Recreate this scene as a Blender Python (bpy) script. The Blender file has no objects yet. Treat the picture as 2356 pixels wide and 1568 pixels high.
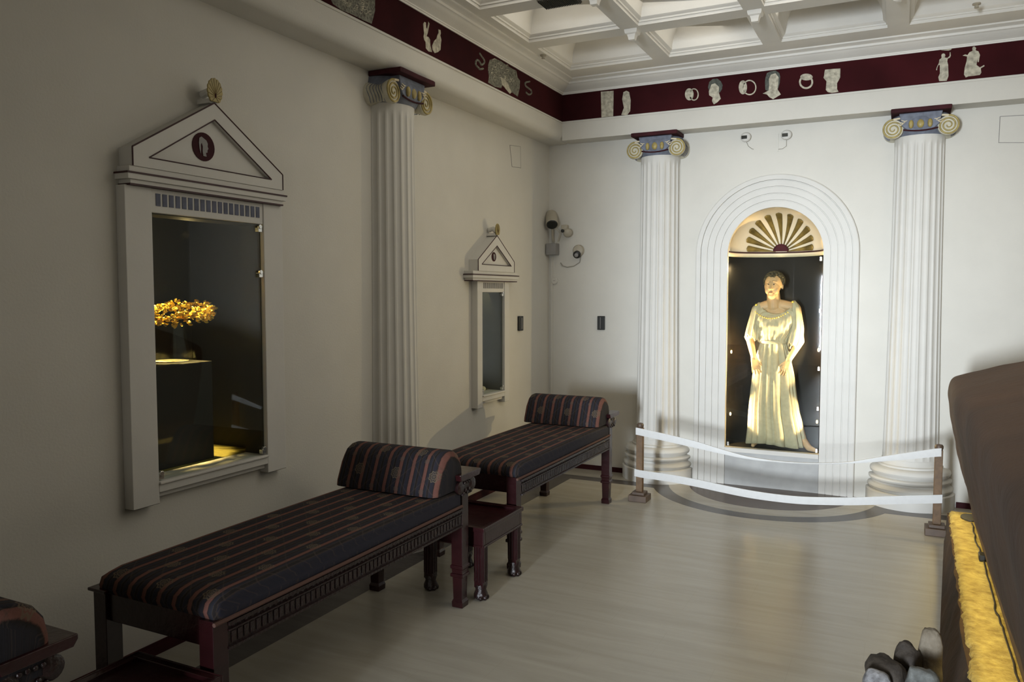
import bpy, bmesh, math, random
from mathutils import Vector, Matrix
random.seed(7)
PI=math.pi
S=bpy.context.scene; COL=S.collection
# ------------------------------------------------------------------ camera
F_PX=1821.36; YAW=math.radians(26.292); PITCH=math.radians(-3.4236)
CAM=Vector((3.124,-7.141,1.7))
fwd=Vector((-math.sin(YAW)*math.cos(PITCH),math.cos(YAW)*math.cos(PITCH),math.sin(PITCH)))
right=Vector((math.cos(YAW),math.sin(YAW),0)); up=right.cross(fwd)
cd=bpy.data.cameras.new('camera'); cam=bpy.data.objects.new('camera',cd); COL.objects.link(cam)
cd.sensor_width=36; cd.lens=36*F_PX/2356; cd.clip_start=.05
cam.matrix_world=Matrix.Translation(CAM)@Matrix((right,up,-fwd)).transposed().to_4x4()
S.camera=cam
def at(px,py,ax,val):
    """point of the real surface (plane ax=val) seen at a photo coordinate"""
    d=right*((px-1178)/F_PX)+up*(-(py-784)/F_PX)+fwd
    i='xyz'.index(ax); t=(val-CAM[i])/d[i]
    return CAM+d*t
# ------------------------------------------------------------------ helpers
def tag(o,label=None,cat=None,group=None,kind=None):
    if label:o['label']=label
    if cat:o['category']=cat
    if group:o['group']=group
    if kind:o['kind']=kind
    return o
def empty(name,loc=(0,0,0),rz=0,label=None,cat=None,group=None):
    o=bpy.data.objects.new(name,None); COL.objects.link(o); o.location=loc; o.rotation_euler=(0,0,rz); o.empty_display_size=.1
    return tag(o,label,cat,group)
def kids(o): return [c for c in COL.objects if c.parent is o]
def copy_tree(o,parent=None):
    c=o.copy(); COL.objects.link(c); c.parent=parent
    for ch in kids(o): copy_tree(ch,c)
    return c
class MB:
    def __init__(s): s.v=[];s.f=[];s.uv={}
    def add(s,vs,fs):
        n=len(s.v); s.v+= [tuple(v) for v in vs]; s.f+=[tuple(i+n for i in f) for f in fs]; return n
    def box(s,x0,x1,y0,y1,z0,z1):
        s.add([(x,y,z) for z in(z0,z1) for y in(y0,y1) for x in(x0,x1)],[(0,2,3,1),(4,5,7,6),(0,1,5,4),(2,6,7,3),(0,4,6,2),(1,3,7,5)]); return s
    def prism(s,pts,ext):
        n=len(pts);e=Vector(ext);P=[Vector(p) for p in pts]
        s.add(P+[p+e for p in P],[tuple(range(n)),tuple(range(2*n-1,n-1,-1))]+[(i,i+n,(i+1)%n+n,(i+1)%n) for i in range(n)]); return s
    def loft(s,rings,cap=True,closed=True):
        n=len(rings[0]); base=len(s.v); V=[];Fc=[]
        for r in rings: V+=[tuple(p) for p in r]
        m=n if closed else n-1
        for k in range(len(rings)-1):
            for i in range(m):
                Fc.append((k*n+i,k*n+(i+1)%n,(k+1)*n+(i+1)%n,(k+1)*n+i))
        if cap and closed: Fc+=[tuple(range(n-1,-1,-1)),tuple((len(rings)-1)*n+i for i in range(n))]
        s.add(V,Fc); return s
    def lathe(s,prof,c=(0,0,0),seg=32,a0=0,a1=2*PI,ax='z',sx=1,sy=1):
        full=abs(a1-a0-2*PI)<1e-6; n=seg if full else seg+1
        rings=[]
        for r,h in prof:
            ring=[]
            for i in range(n):
                a=a0+(a1-a0)*i/seg; p=(r*math.cos(a)*sx,r*math.sin(a)*sy,h)
                if ax=='x': p=(h,p[0],p[1])
                if ax=='y': p=(p[0],h,p[1])
                ring.append((p[0]+c[0],p[1]+c[1],p[2]+c[2]))
            rings.append(ring)
        s.loft(rings,cap=full,closed=full); return s
    def cyl(s,c,r,h,ax='z',seg=20): return s.lathe([(r,0),(r,h)],c,seg,ax=ax)
    def tube(s,pts,r,seg=8,cap=True):
        P=[Vector(p) for p in pts]; rings=[]; n0=None
        for i,p in enumerate(P):
            t=(P[min(i+1,len(P)-1)]-P[max(i-1,0)]).normalized()
            if n0 is None:
                n0=t.orthogonal().normalized()
            n0=(n0-t*n0.dot(t)).normalized(); b=t.cross(n0)
            rr=r[i] if isinstance(r,(list,tuple)) else r
            rings.append([p+(n0*math.cos(2*PI*k/seg)+b*math.sin(2*PI*k/seg))*rr for k in range(seg)])
        s.loft(rings,cap); return s
    def ell(s,c,r,seg=16,rings=10):
        R=[]
        for k in range(1,rings):
            a=PI*k/rings
            R.append([(c[0]+r[0]*math.sin(a)*math.cos(2*PI*i/seg),c[1]+r[1]*math.sin(a)*math.sin(2*PI*i/seg),c[2]-r[2]*math.cos(a)) for i in range(seg)])
        s.loft(R); return s
    def cap(s,a,b,ra,rb,seg=14):
        a=Vector(a);b=Vector(b);t=(b-a).normalized();n=t.orthogonal().normalized();bb=t.cross(n);R=[]
        for k in range(1,6):
            q=PI/2*k/5; R.append((a-t*ra*math.cos(q),ra*math.sin(q)))
        for k in range(0,5):
            q=PI/2*k/5; R.append((b+t*rb*math.sin(q),rb*math.cos(q)))
        s.loft([[p+(n*math.cos(2*PI*i/seg)+bb*math.sin(2*PI*i/seg))*r for i in range(seg)] for p,r in R]); return s
    def build(s,name,mat,parent=None,smooth=False,bevel=0,uvf=None,fix=True):
        me=bpy.data.meshes.new(name); me.from_pydata(s.v,[],s.f); me.update()
        if fix:
            bm=bmesh.new(); bm.from_mesh(me); bmesh.ops.recalc_face_normals(bm,faces=bm.faces); bm.to_mesh(me); bm.free()
        if uvf:
            uv=me.uv_layers.new(name='UVMap')
            for l in me.loops: uv.data[l.index].uv=uvf(l.vertex_index)
        me.materials.append(mat)
        if smooth:
            for p in me.polygons:p.use_smooth=True
            try: me.set_sharp_from_angle(angle=math.radians(smooth if smooth is not True else 40))
            except Exception: pass
        o=bpy.data.objects.new(name,me); COL.objects.link(o); o.parent=parent
        if bevel:
            m=o.modifiers.new('b','BEVEL'); m.width=bevel; m.segments=2; m.limit_method='ANGLE'; m.angle_limit=math.radians(50)
        return o
def struct(o): o['kind']='structure'; return o
# ------------------------------------------------------------------ materials
def newmat(name):
    m=bpy.data.materials.new(name); m.use_nodes=True; nt=m.node_tree; b=nt.nodes['Principled BSDF']; return m,nt,b
def node(nt,t,**k):
    n=nt.nodes.new(t)
    for a,v in k.items():
        if a in n.inputs.keys(): n.inputs[a].default_value=v
        else: setattr(n,a,v)
    return n
def math_(nt,op,a,b=None,c=None):
    n=nt.nodes.new('ShaderNodeMath'); n.operation=op
    for i,x in enumerate((a,b,c)):
        if x is None: continue
        if isinstance(x,(int,float)): n.inputs[i].default_value=x
        else: nt.links.new(x,n.inputs[i])
    return n.outputs[0]
def mix(nt,fac,a,b):
    n=nt.nodes.new('ShaderNodeMix'); n.data_type='RGBA'
    for i,x in ((0,fac),(6,a),(7,b)):
        if isinstance(x,(int,float)): n.inputs[i].default_value=x
        elif isinstance(x,(tuple,list)): n.inputs[i].default_value=(*x,1)
        else: nt.links.new(x,n.inputs[i])
    return n.outputs[2]
def plain(name,c,rough=.6,var=.12,scale=8,bump=0,bscale=60,metal=0,detail=4,spec=None,c2=None):
    m,nt,b=newmat(name)
    tc=node(nt,'ShaderNodeTexCoord'); nz=node(nt,'ShaderNodeTexNoise',Scale=scale,Detail=detail); nt.links.new(tc.outputs['Object'],nz.inputs['Vector'])
    c2=c2 or tuple(x*(1-var*2.2) for x in c)
    rp=math_(nt,'MULTIPLY_ADD',nz.outputs[0],2.2,-.6); rp2=nt.nodes.new('ShaderNodeClamp'); nt.links.new(rp,rp2.inputs[0])
    nt.links.new(mix(nt,rp2.outputs[0],c2,c),b.inputs['Base Color'])
    b.inputs['Roughness'].default_value=rough; b.inputs['Metallic'].default_value=metal
    if spec is not None: b.inputs['Specular IOR Level'].default_value=spec
    if bump:
        n2=node(nt,'ShaderNodeTexNoise',Scale=bscale,Detail=6); nt.links.new(tc.outputs['Object'],n2.inputs['Vector'])
        bp=node(nt,'ShaderNodeBump',Strength=bump,Distance=.01); nt.links.new(n2.outputs[0],bp.inputs['Height']); nt.links.new(bp.outputs[0],b.inputs['Normal'])
    return m
M={}
M['plaster']=plain('painted_plaster',(.60,.58,.525),.75,.03,3,.10,90)
M['white']=plain('white_matt_paint',(.60,.585,.545),.65,.03,5,.05,60)
M['ceil']=plain('ceiling_plaster',(.77,.75,.70),.8,.04,3,.06,80)
M['maroon']=plain('maroon_paint',(.055,.010,.014),.75,.25,9,spec=.2)
M['redline']=plain('maroon_line_paint',(.05,.012,.014),.6,.2,20)
M['frieze']=plain('frieze_paint',(.050,.008,.010),.9,.35,2.2,c2=(.022,.004,.005),spec=.1)
M['figure']=plain('cream_figure_paint',(.60,.56,.44),.8,.3,34,c2=(.24,.22,.17))
M['figure2']=plain('grey_green_figure_paint',(.26,.26,.20),.8,.3,75,c2=(.035,.025,.022))
M['hairpaint']=plain('grey_paint',(.10,.11,.09),.7,.3,60)
M['gold']=plain('gold_paint',(.42,.33,.11),.45,.2,30)
M['olive']=plain('olive_gold_paint',(.26,.185,.05),.40,.3,12,metal=.25)
M['volute']=plain('pale_cream_paint',(.58,.55,.44),.6,.1,25)
M['blue']=plain('grey_blue_paint',(.17,.19,.245),.6,.2,25)
M['bluedk']=plain('blue_tile_paint',(.10,.11,.17),.6,.2,25)
M['cream']=plain('niche_cream_paint',(.72,.63,.45),.6,.05,6)
M['nichedk']=plain('niche_dark_paint',(.034,.031,.030),.85,.15,4,spec=.15)
M['caseblk']=plain('case_black_lining',(.012,.012,.011),.7,.1,5)
M['casegrey']=plain('case_grey_lining',(.055,.06,.055),.7,.1,5)
M['olivecloth']=plain('olive_cloth',(.32,.27,.06),.9,.15,40,.2,200)
M['nichefloor']=plain('dull_brown_cloth',(.09,.075,.05),.8,.15,30,.1,100)
M['slab']=plain('grey_marble_slab',(.40,.40,.385),.5,.10,7,c2=(.31,.31,.30))
M['wood']=plain('dark_mahogany',(.028,.006,.007),.24,.2,10,.15,40)
M['carve']=plain('carved_dark_mahogany',(.020,.007,.007),.34,.25,40,.5,70)
M['postwood']=plain('brown_post_wood',(.17,.095,.04),.6,.25,18,.1,60)
M['postbase']=plain('dark_post_base_wood',(.11,.07,.045),.5,.2,12)
M['strap']=plain('white_webbing',(.60,.60,.59),.6,.03,30,.1,160)
M['black']=plain('black_plastic',(.012,.013,.012),.4,.1,10)
M['greybox']=plain('grey_plastic',(.26,.25,.24),.55,.08,10)
M['beigeplastic']=plain('beige_plastic',(.42,.38,.30),.5,.08,10)
M['dkglass']=plain('dark_lens',(.02,.022,.02),.15,.1,10)
M['wire']=plain('cable_sheath',(.30,.28,.23),.6,.1,10)
M['blackwire']=plain('black_cable',(.02,.015,.01),.6,.1,10)
M['chrome']=plain('chrome_clip',(.75,.75,.72),.2,.05,10,metal=.9)
M['stone']=plain('brown_stone',(.088,.042,.019),.85,.25,1.6,.5,22)
M['mudwall']=plain('brown_earth_wall',(.085,.044,.020),.9,.3,3,.5,25)
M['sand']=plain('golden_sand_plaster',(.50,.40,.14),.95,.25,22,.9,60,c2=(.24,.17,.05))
M['rockw']=plain('pale_rock',(.42,.42,.43),.75,.35,26,.9,30,c2=(.05,.045,.045))
M['rockg']=plain('grey_rock',(.20,.21,.20),.8,.3,24,.9,30,c2=(.05,.05,.045))
M['rockd']=plain('dark_rock',(.060,.047,.034),.8,.35,20,.9,30,c2=(.018,.013,.010))
M['rockb']=plain('beige_rock',(.30,.26,.20),.8,.3,16,.8,30,c2=(.10,.075,.045))
M['goldmetal']=plain('gold_leaf_metal',(1,.74,.13),.35,.1,20,metal=.6)
M['skin']=plain('waxy_skin_paint',(.58,.36,.18),.5,.1,14)
M['hair']=plain('dark_curled_hair',(.10,.075,.035),.6,.4,60,.8,120)
M['dress']=plain('cream_robe_cloth',(.47,.405,.27),.8,.08,30,.25,240)
M['lip']=plain('lip_paint',(.36,.13,.07),.5,.1,10)
M['eyem']=plain('eye_paint',(.05,.03,.02),.3,.1,10)
M['vent']=plain('vent_metal',(.055,.05,.035),.6,.2,30)
def glass(name,rough=.0,tint=(.93,.97,.95),ior=1.5):
    m,nt,b=newmat(name); b.inputs['Base Color'].default_value=(*tint,1); b.inputs['Roughness'].default_value=rough
    b.inputs['Transmission Weight'].default_value=1; b.inputs['IOR'].default_value=ior; return m
def pane(name):
    m=bpy.data.materials.new(name); m.use_nodes=True; nt=m.node_tree; nt.nodes.clear()
    o=node(nt,'ShaderNodeOutputMaterial'); tr=node(nt,'ShaderNodeBsdfTransparent',Color=(.93,.96,.94,1)); gl=node(nt,'ShaderNodeBsdfGlossy',Roughness=.02)
    ge=node(nt,'ShaderNodeNewGeometry'); dt=nt.nodes.new('ShaderNodeVectorMath'); dt.operation='DOT_PRODUCT'; nt.links.new(ge.outputs['Incoming'],dt.inputs[0]); nt.links.new(ge.outputs['Normal'],dt.inputs[1])
    sch=math_(nt,'MULTIPLY_ADD',math_(nt,'POWER',math_(nt,'SUBTRACT',1,math_(nt,'ABSOLUTE',dt.outputs['Value'])),5),.96,.035); mx=node(nt,'ShaderNodeMixShader')
    nt.links.new(sch,mx.inputs[0]); nt.links.new(tr.outputs[0],mx.inputs[1]); nt.links.new(gl.outputs[0],mx.inputs[2]); nt.links.new(mx.outputs[0],o.inputs[0]); return m
M['pane']=pane('glass_pane_clear'); M['acrylic']=pane('clear_acrylic')
def emis(name,c,s):
    m,nt,b=newmat(name); b.inputs['Emission Color'].default_value=(*c,1); b.inputs['Emission Strength'].default_value=s; b.inputs['Base Color'].default_value=(*c,1); return m
M['lamp']=emis('lit_lamp_bulb',(1,.72,.36),7)
# marble floor: slabs with long streaks, dark border band, arcs and a brown half disc before the niche
def floor_mat():
    m,nt,b=newmat('marble_floor'); L=nt.links
    tc=node(nt,'ShaderNodeTexCoord'); sp=node(nt,'ShaderNodeSeparateXYZ'); L.new(tc.outputs['Object'],sp.inputs[0]); X,Y=sp.outputs[0],sp.outputs[1]
    mp=node(nt,'ShaderNodeMapping'); mp.inputs['Scale'].default_value=(.8,7,1); mp.inputs['Rotation'].default_value=(0,0,.03); L.new(tc.outputs['Object'],mp.inputs[0])
    nz=node(nt,'ShaderNodeTexNoise',Scale=1.6,Detail=7,Roughness=.6,Distortion=.6); L.new(mp.outputs[0],nz.inputs['Vector'])
    r=node(nt,'ShaderNodeValToRGB'); r.color_ramp.elements[0].position=.3; r.color_ramp.elements[0].color=(.345,.325,.275,1); r.color_ramp.elements[1].position=.72; r.color_ramp.elements[1].color=(.44,.42,.365,1); L.new(nz.outputs[0],r.inputs[0])
    n2=node(nt,'ShaderNodeTexNoise',Scale=.9,Detail=3); L.new(tc.outputs['Object'],n2.inputs['Vector'])
    col=mix(nt,math_(nt,'MULTIPLY',n2.outputs[0],.35),r.outputs[0],(.36,.31,.23))
    bk=node(nt,'ShaderNodeTexBrick',Scale=1.0); bk.offset=.5; L.new(tc.outputs['Object'],bk.inputs['Vector'])
    for k,v in (('Brick Width',.6),('Row Height',.3),('Mortar Size',.0012),('Mortar Smooth',.2)): bk.inputs[k].default_value=v
    col=mix(nt,math_(nt,'MULTIPLY',bk.outputs['Fac'],.15),col,(.2,.18,.14))
    def band(v,a,bb): return math_(nt,'MULTIPLY',math_(nt,'GREATER_THAN',v,a),math_(nt,'LESS_THAN',v,bb))
    dx=math_(nt,'SUBTRACT',X,2.12); dy=math_(nt,'ADD',Y,.045)
    rr=math_(nt,'SQRT',math_(nt,'ADD',math_(nt,'MULTIPLY',dx,dx),math_(nt,'MULTIPLY',dy,dy)))
    inring=math_(nt,'LESS_THAN',rr,.86)
    bb=math_(nt,'MULTIPLY',band(Y,-.443,-.295),math_(nt,'GREATER_THAN',X,.274)); bb=math_(nt,'MULTIPLY',bb,math_(nt,'GREATER_THAN',rr,.9))
    bl=math_(nt,'MULTIPLY',band(X,.274,.413),math_(nt,'LESS_THAN',Y,-.295))
    ring=band(rr,.86,1.0)
    dk=math_(nt,'MAXIMUM',math_(nt,'MAXIMUM',bb,bl),ring)
    col=mix(nt,dk,col,mix(nt,nz.outputs[0],(.035,.030,.028),(.105,.092,.090)))
    disc=math_(nt,'LESS_THAN',rr,.68)
    nb=node(nt,'ShaderNodeTexNoise',Scale=5,Detail=8); mp2=node(nt,'ShaderNodeMapping'); mp2.inputs['Scale'].default_value=(1,9,1); L.new(tc.outputs['Object'],mp2.inputs[0]); L.new(mp2.outputs[0],nb.inputs['Vector'])
    col=mix(nt,disc,col,mix(nt,nb.outputs[0],(.025,.014,.009),(.13,.080,.052)))
    L.new(col,b.inputs['Base Color']); b.inputs['Roughness'].default_value=.26; b.inputs['Specular IOR Level'].default_value=.40
    return m
M['floor']=floor_mat()
def fabric():
    m,nt,b=newmat('striped_tapestry'); L=nt.links
    tc=node(nt,'ShaderNodeTexCoord'); sp=node(nt,'ShaderNodeSeparateXYZ'); L.new(tc.outputs['UV'],sp.inputs[0]); U,V=sp.outputs[0],sp.outputs[1]
    nz=node(nt,'ShaderNodeTexNoise',Scale=220,Detail=3); L.new(tc.outputs['UV'],nz.inputs['Vector'])
    u=math_(nt,'FRACT',math_(nt,'ADD',math_(nt,'DIVIDE',U,.0775),math_(nt,'MULTIPLY',nz.outputs[0],.05)))
    r=node(nt,'ShaderNodeValToRGB'); L.new(u,r.inputs[0]); cr=r.color_ramp; cr.interpolation='LINEAR'
    stops=[(0,(.185,.076,.060)),(.15,(.195,.080,.062)),(.19,(.010,.009,.010)),(.22,(.014,.016,.024)),(.42,(.019,.024,.040)),(.45,(.055,.04,.03)),(.48,(.010,.009,.010)),(.58,(.010,.009,.012)),(.60,(.045,.032,.024)),(.64,(.017,.020,.036)),(.86,(.014,.015,.025)),(.90,(.008,.007,.007)),(.95,(.185,.076,.060))]
    cr.elements[0].position=0; cr.elements[0].color=(*stops[0][1],1); cr.elements[1].position=.95; cr.elements[1].color=(*stops[-1][1],1)
    for p,c in stops[1:-1]: e=cr.elements.new(p); e.color=(*c,1)
    col=r.outputs[0]
    def medal(pu,pv,ou,ov,rad,color,col):
        a=math_(nt,'SUBTRACT',math_(nt,'FRACT',math_(nt,'ADD',math_(nt,'DIVIDE',U,pu),ou)),.5); bq=math_(nt,'SUBTRACT',math_(nt,'FRACT',math_(nt,'ADD',math_(nt,'DIVIDE',V,pv),ov)),.5)
        a=math_(nt,'MULTIPLY',a,pu); bq=math_(nt,'MULTIPLY',bq,pv)
        d=math_(nt,'SQRT',math_(nt,'ADD',math_(nt,'MULTIPLY',a,a),math_(nt,'MULTIPLY',bq,bq)))
        ang=math_(nt,'ARCTAN2',a,bq); pet=math_(nt,'MULTIPLY',math_(nt,'COSINE',math_(nt,'MULTIPLY',ang,8)),rad*.10)
        dd=math_(nt,'ADD',d,pet)
        mk=math_(nt,'LESS_THAN',dd,rad); rg=math_(nt,'GREATER_THAN',math_(nt,'SINE',math_(nt,'MULTIPLY',dd,2*PI*2.6/rad)),-.3)
        return mix(nt,math_(nt,'MULTIPLY',math_(nt,'MULTIPLY',mk,rg),.75),col,color)
    col=medal(.233,.27,.25,.1,.030,(.17,.13,.085),col)
    col=medal(.233,.27,.75,.6,.030,(.17,.13,.085),col)
    col=medal(.155,.16,.0,.35,.014,(.12,.10,.08),col)
    # faint diagonal trellis lines
    for s in (1,-1):
        d=math_(nt,'FRACT',math_(nt,'ADD',math_(nt,'DIVIDE',U,.155),math_(nt,'DIVIDE',V,.16*s)))
        col=mix(nt,math_(nt,'MULTIPLY',math_(nt,'LESS_THAN',d,.05),.30),col,(.09,.065,.05))
    n3=node(nt,'ShaderNodeTexNoise',Scale=45,Detail=4); L.new(tc.outputs['UV'],n3.inputs['Vector'])
    col=mix(nt,math_(nt,'MULTIPLY',n3.outputs[0],.45),col,(.052,.038,.030)); col=mix(nt,.25,col,mix(nt,nz.outputs[0],(.0,.0,.0),col)); L.new(col,b.inputs['Base Color'])
    b.inputs['Roughness'].default_value=.85
    b.inputs['Specular IOR Level'].default_value=.2
    bp=node(nt,'ShaderNodeBump',Strength=.25,Distance=.003); L.new(nz.outputs[0],bp.inputs['Height']); L.new(bp.outputs[0],b.inputs['Normal'])
    return m
M['fabric']=fabric()
# ------------------------------------------------------------------ room shell
X1=5.0; Y0=-12.8; ZB=3.65
struct(MB().box(-.2,X1+.2,Y0-.2,.25,-.12,0).build('floor',M['floor']))
NX,NR,NZ=2.118,.395,2.045         # niche centre, radius, spring height
def wall_holes_left():
    mb=MB(); T=.10
    holes=[(-4.62,-3.92,.83,2.068),(-1.475,-1.075,.868,1.711)]
    ys=sorted({Y0,.1}|{h[0] for h in holes}|{h[1] for h in holes}); zs=sorted({0,ZB+.4}|{h[2] for h in holes}|{h[3] for h in holes})
    for a,b_ in zip(ys,ys[1:]):
        for c,d in zip(zs,zs[1:]):
            if any(h[0]<=a and b_<=h[1] and h[2]<=c and d<=h[3] for h in holes): continue
            mb.box(-T,0,a,b_,c,d)
    return mb
struct(wall_holes_left().build('wall_left',M['plaster']))
def wall_back():
    mb=MB(); T=.03; zt=ZB+.4; n=28
    mb.box(0,NX-NR,0,T,0,zt); mb.box(NX+NR,X1,0,T,0,zt)
    arc=[(NX+NR*math.cos(PI-PI*i/n),NZ+NR*math.sin(PI-PI*i/n)) for i in range(n+1)]
    for (xa,za),(xb,zb) in zip(arc,arc[1:]):
        mb.prism([(xa,0,za),(xb,0,zb),(xb,0,zt),(xa,0,zt)],(0,T,0))
    return mb
struct(wall_back().build('wall_back',M['plaster']))
struct(MB().box(X1,X1+.1,Y0,.1,0,ZB+.4).build('wall_right',M['plaster']))
struct(MB().box(0,X1,Y0-.1,Y0,0,ZB+.4).build('wall_rear',M['plaster']))
struct(MB().box(0,1.30,-8.3,-8.2,0,ZB).box(1.30,X1,-8.3,-8.2,2.6,ZB).build('wall_occluder',M['plaster']))  # unseen partition added as an occluder to narrow the doorway beam
# baseboards
struct(MB().box(0,.012,Y0,0,0,.045).box(.0,.006,Y0,0,.045,.06).build('baseboard_left',M['maroon']))
bb=MB().box(.012,.80,-.012,0,0,.045).box(3.54,X1,-.012,0,0,.045); struct(bb.build('baseboard_back',M['maroon']))
# ceiling: coffers
def ceiling():
    mb=MB()
    xs=[(.455,1.195),(1.335,2.08),(2.22,2.965),(3.108,3.85),(3.99,4.6)]
    ys=[]; y=-.584; 
    ys.append((-1.275,-.584)); c=-1.36
    while c>-12: ys.append((c-.80+.08,c-.08)); c-=.80
    # soffit grid
    xe=[.381-.2]+[v for p in xs for v in p]+[X1]; ye=[Y0]+[v for p in reversed(ys) for v in p]+[-.363+.2]
    for i in range(len(xe)-1):
        for j in range(len(ye)-1):
            if i%2==1 and j%2==1:continue
            mb.add([(xe[i],ye[j],ZB),(xe[i+1],ye[j],ZB),(xe[i+1],ye[j+1],ZB),(xe[i],ye[j+1],ZB)],[(0,1,2,3)])
    prof=[(0,ZB),(0,3.672),(.010,3.672),(.010,3.684),(.02,3.69),(.03,3.70)]
    for k in range(1,9):
        t=PI/2*k/8; prof.append((.03+.15*(1-math.cos(t)),3.70+.20*math.sin(t)))
    prof+=[(.18,3.925),(.195,3.925),(.195,3.94),(.215,3.95),(.215,3.965)]
    for x0,x1 in xs:
        for y0,y1 in ys:
            R=[[(x0+i,y0+i,z),(x1-i,y0+i,z),(x1-i,y1-i,z),(x0+i,y1-i,z)] for i,z in prof]
            mb.loft(R,cap=False); mb.add(R[-1],[(0,1,2,3)])
    return mb,xs,ys
cmb,CXS,CYS=ceiling()
struct(cmb.build('ceiling',M['ceil'],smooth=30))
# small pendant bosses at the beam crossings
BX=[1.265,2.15,3.037,3.92]; BY=[-1.36,-2.16,-2.96]
first=None
names={0:'over the left side of the arch',1:'over the middle of the arch',2:'over the right column'}
for j,by in enumerate(BY[:2]):
    for i,bx in enumerate(BX[:3]):
        if j==1 and i==0: pass
        if first is None:
            first=MB().lathe([(.012,-.075),(.032,-.072),(.036,-.055),(.045,-.035),(.062,-.028),(.068,-.012),(.068,0)],(0,0,0),4,a0=PI/4,a1=PI/4+2*PI).build('ceiling_boss',M['ceil']); o=first
        else: o=first.copy(); COL.objects.link(o)
        o.location=(bx,by,ZB)
        tag(o,['white stepped boss at the first beam crossing, nearest the left wall','white stepped boss at the beam crossing above the shell niche','white stepped boss at the beam crossing above the right column',
               'white ceiling boss in the second row, towards the left wall','white ceiling boss in the second row, middle one','white ceiling boss in the second row, right one'][j*3+i],'ceiling ornament','bosses at the ceiling beam crossings')
# entablatures with painted frieze
EP=[(0,3.128)]+[(.158+.06*math.sin(PI/2*k/6),3.188-.06*math.cos(PI/2*k/6)) for k in range(7)]+[(.218,ZB),(0,ZB)]
ent=struct(MB().prism([(x,Y0,z) for x,z in EP],(0,-Y0,0)).box(.218,.224,Y0,-.2,3.285,3.298).build('trim_1',M['plaster'],smooth=35))
ent2=struct(MB().box(.218,X1,-.2,0,3.128,ZB).box(.224,X1,-.206,-.2,3.285,3.298).build('trim_2',M['plaster']))
fr1=MB().box(.218,.221,Y0,-.2,3.303,3.553).build('painted_frieze',M['frieze'],ent); tag(fr1,'dark maroon painted band')
fr2=MB().box(.218,X1,-.203,-.2,3.303,3.553).build('painted_frieze',M['frieze'],ent2); tag(fr2,'dark maroon painted band')
CP=[(0,3.545),(.010,3.545),(.012,3.556),(.018,3.556),(.02,3.564),(.035,3.572),(.07,3.585),(.095,3.606),(.105,3.612),(.112,3.612),(.115,3.628),(.13,3.633),(.155,3.636),(.163,3.640),(.163,3.651),(0,3.651)]
mb=MB(); mb.loft([[(.218+d,-.2-d,z) for d,z in CP],[(.218+d,Y0,z) for d,z in CP]]); struct(mb.build('trim_3',M['ceil'],smooth=35))
mb=MB(); mb.loft([[(.218+d,-.2-d,z) for d,z in CP],[(X1,-.2-d,z) for d,z in CP]]); struct(mb.build('trim_4',M['ceil'],smooth=35))
def flatfig(name,pts,ax,val,mat,parent,th=.002,label=None):
    P=[at(x,y,ax,val) for x,y in pts]; e=(th,0,0) if ax=='x' else (0,-th,0)
    o=MB().prism(P,e).build(name,mat,parent); 
    if label: o['label']=label
    return o
def conv(x0,y0,s,pts): return [(x0+x/s,y0+y/s) for x,y in pts]
def ringpts(cx,cy,rx,ry,n=24): return [(cx+rx*math.cos(2*PI*i/n),cy+ry*math.sin(2*PI*i/n)) for i in range(n)]
def ringfig(name,x0,y0,s,cx,cy,rx,ry,w,ax,val,mat,parent):
    o=[at(x,y,ax,val) for x,y in conv(x0,y0,s,ringpts(cx,cy,rx,ry))]; i=[at(x,y,ax,val) for x,y in conv(x0,y0,s,ringpts(cx,cy,rx-w,ry-w))]
    e=Vector((0,-.002,0)) if ax=='y' else Vector((.002,0,0)); mb=MB()
    mb.loft([[p for p in o],[p+e for p in o],[p+e for p in i],[p for p in i]],cap=False); return mb.build(name,mat,parent)
YB=-.203; XL=.221; FG,FD,FH=M['figure'],M['figure2'],M['hairpaint']
c7=lambda p:conv(1200,0,2.038,p); c9=lambda p:conv(1540,130,5.61,p); c3=lambda p:conv(2100,80,9.203,p); c5=lambda p:conv(740,0,7.853,p); c4=lambda p:conv(1080,100,11.2,p)
flatfig('painted_pillar_fragment',c7([(372,430),(432,425),(430,545),(375,550)]),'y',YB,FG,fr2)
flatfig('painted_torso',c7([(478,432),(492,425),(505,432),(512,470),(510,520),(495,540),(468,538),(480,505),(472,465)]),'y',YB,FG,fr2)
flatfig('painted_ring_bezel',c9(ringpts(258,488,56,78)),'y',YB,FG,fr2); ringfig('painted_ring_hoop',1540,130,5.61,318,490,62,80,14,'y',YB,FG,fr2)
flatfig('painted_head',c9([(500,400),(515,330),(560,290),(620,285),(665,320),(688,370),(680,420),(655,460),(640,470),(600,480),(520,470)]),'y',YB,FH,fr2)
flatfig('painted_face',c9([(530,400),(545,360),(590,345),(640,390),(640,470),(665,545),(620,590),(575,618),(550,575),(560,530),(515,500),(510,450)]),'y',YB-.002,FG,fr2)
flatfig('painted_ring_bezel',c9(ringpts(950,398,54,90)),'y',YB,FG,fr2); ringfig('painted_ring_hoop',1540,130,5.61,1035,400,90,100,16,'y',YB,FG,fr2)
flatfig('painted_head',c9([(1240,280),(1260,215),(1310,190),(1370,180),(1420,215),(1432,260),(1425,340),(1400,430),(1310,460),(1240,430),(1235,340)]),'y',YB,FH,fr2)
flatfig('painted_face',c9([(1285,290),(1310,235),(1370,215),(1412,270),(1405,370),(1395,420),(1440,490),(1390,520),(1340,550),(1290,525),(1260,490),(1205,478),(1280,440),(1290,370)]),'y',YB-.002,FG,fr2)
ringfig('painted_ring_hoop',1540,130,5.61,1765,330,92,90,24,'y',YB,FG,fr2); flatfig('painted_ring_bezel',c9(ringpts(1770,265,80,44)),'y',YB-.001,FG,fr2)
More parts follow.
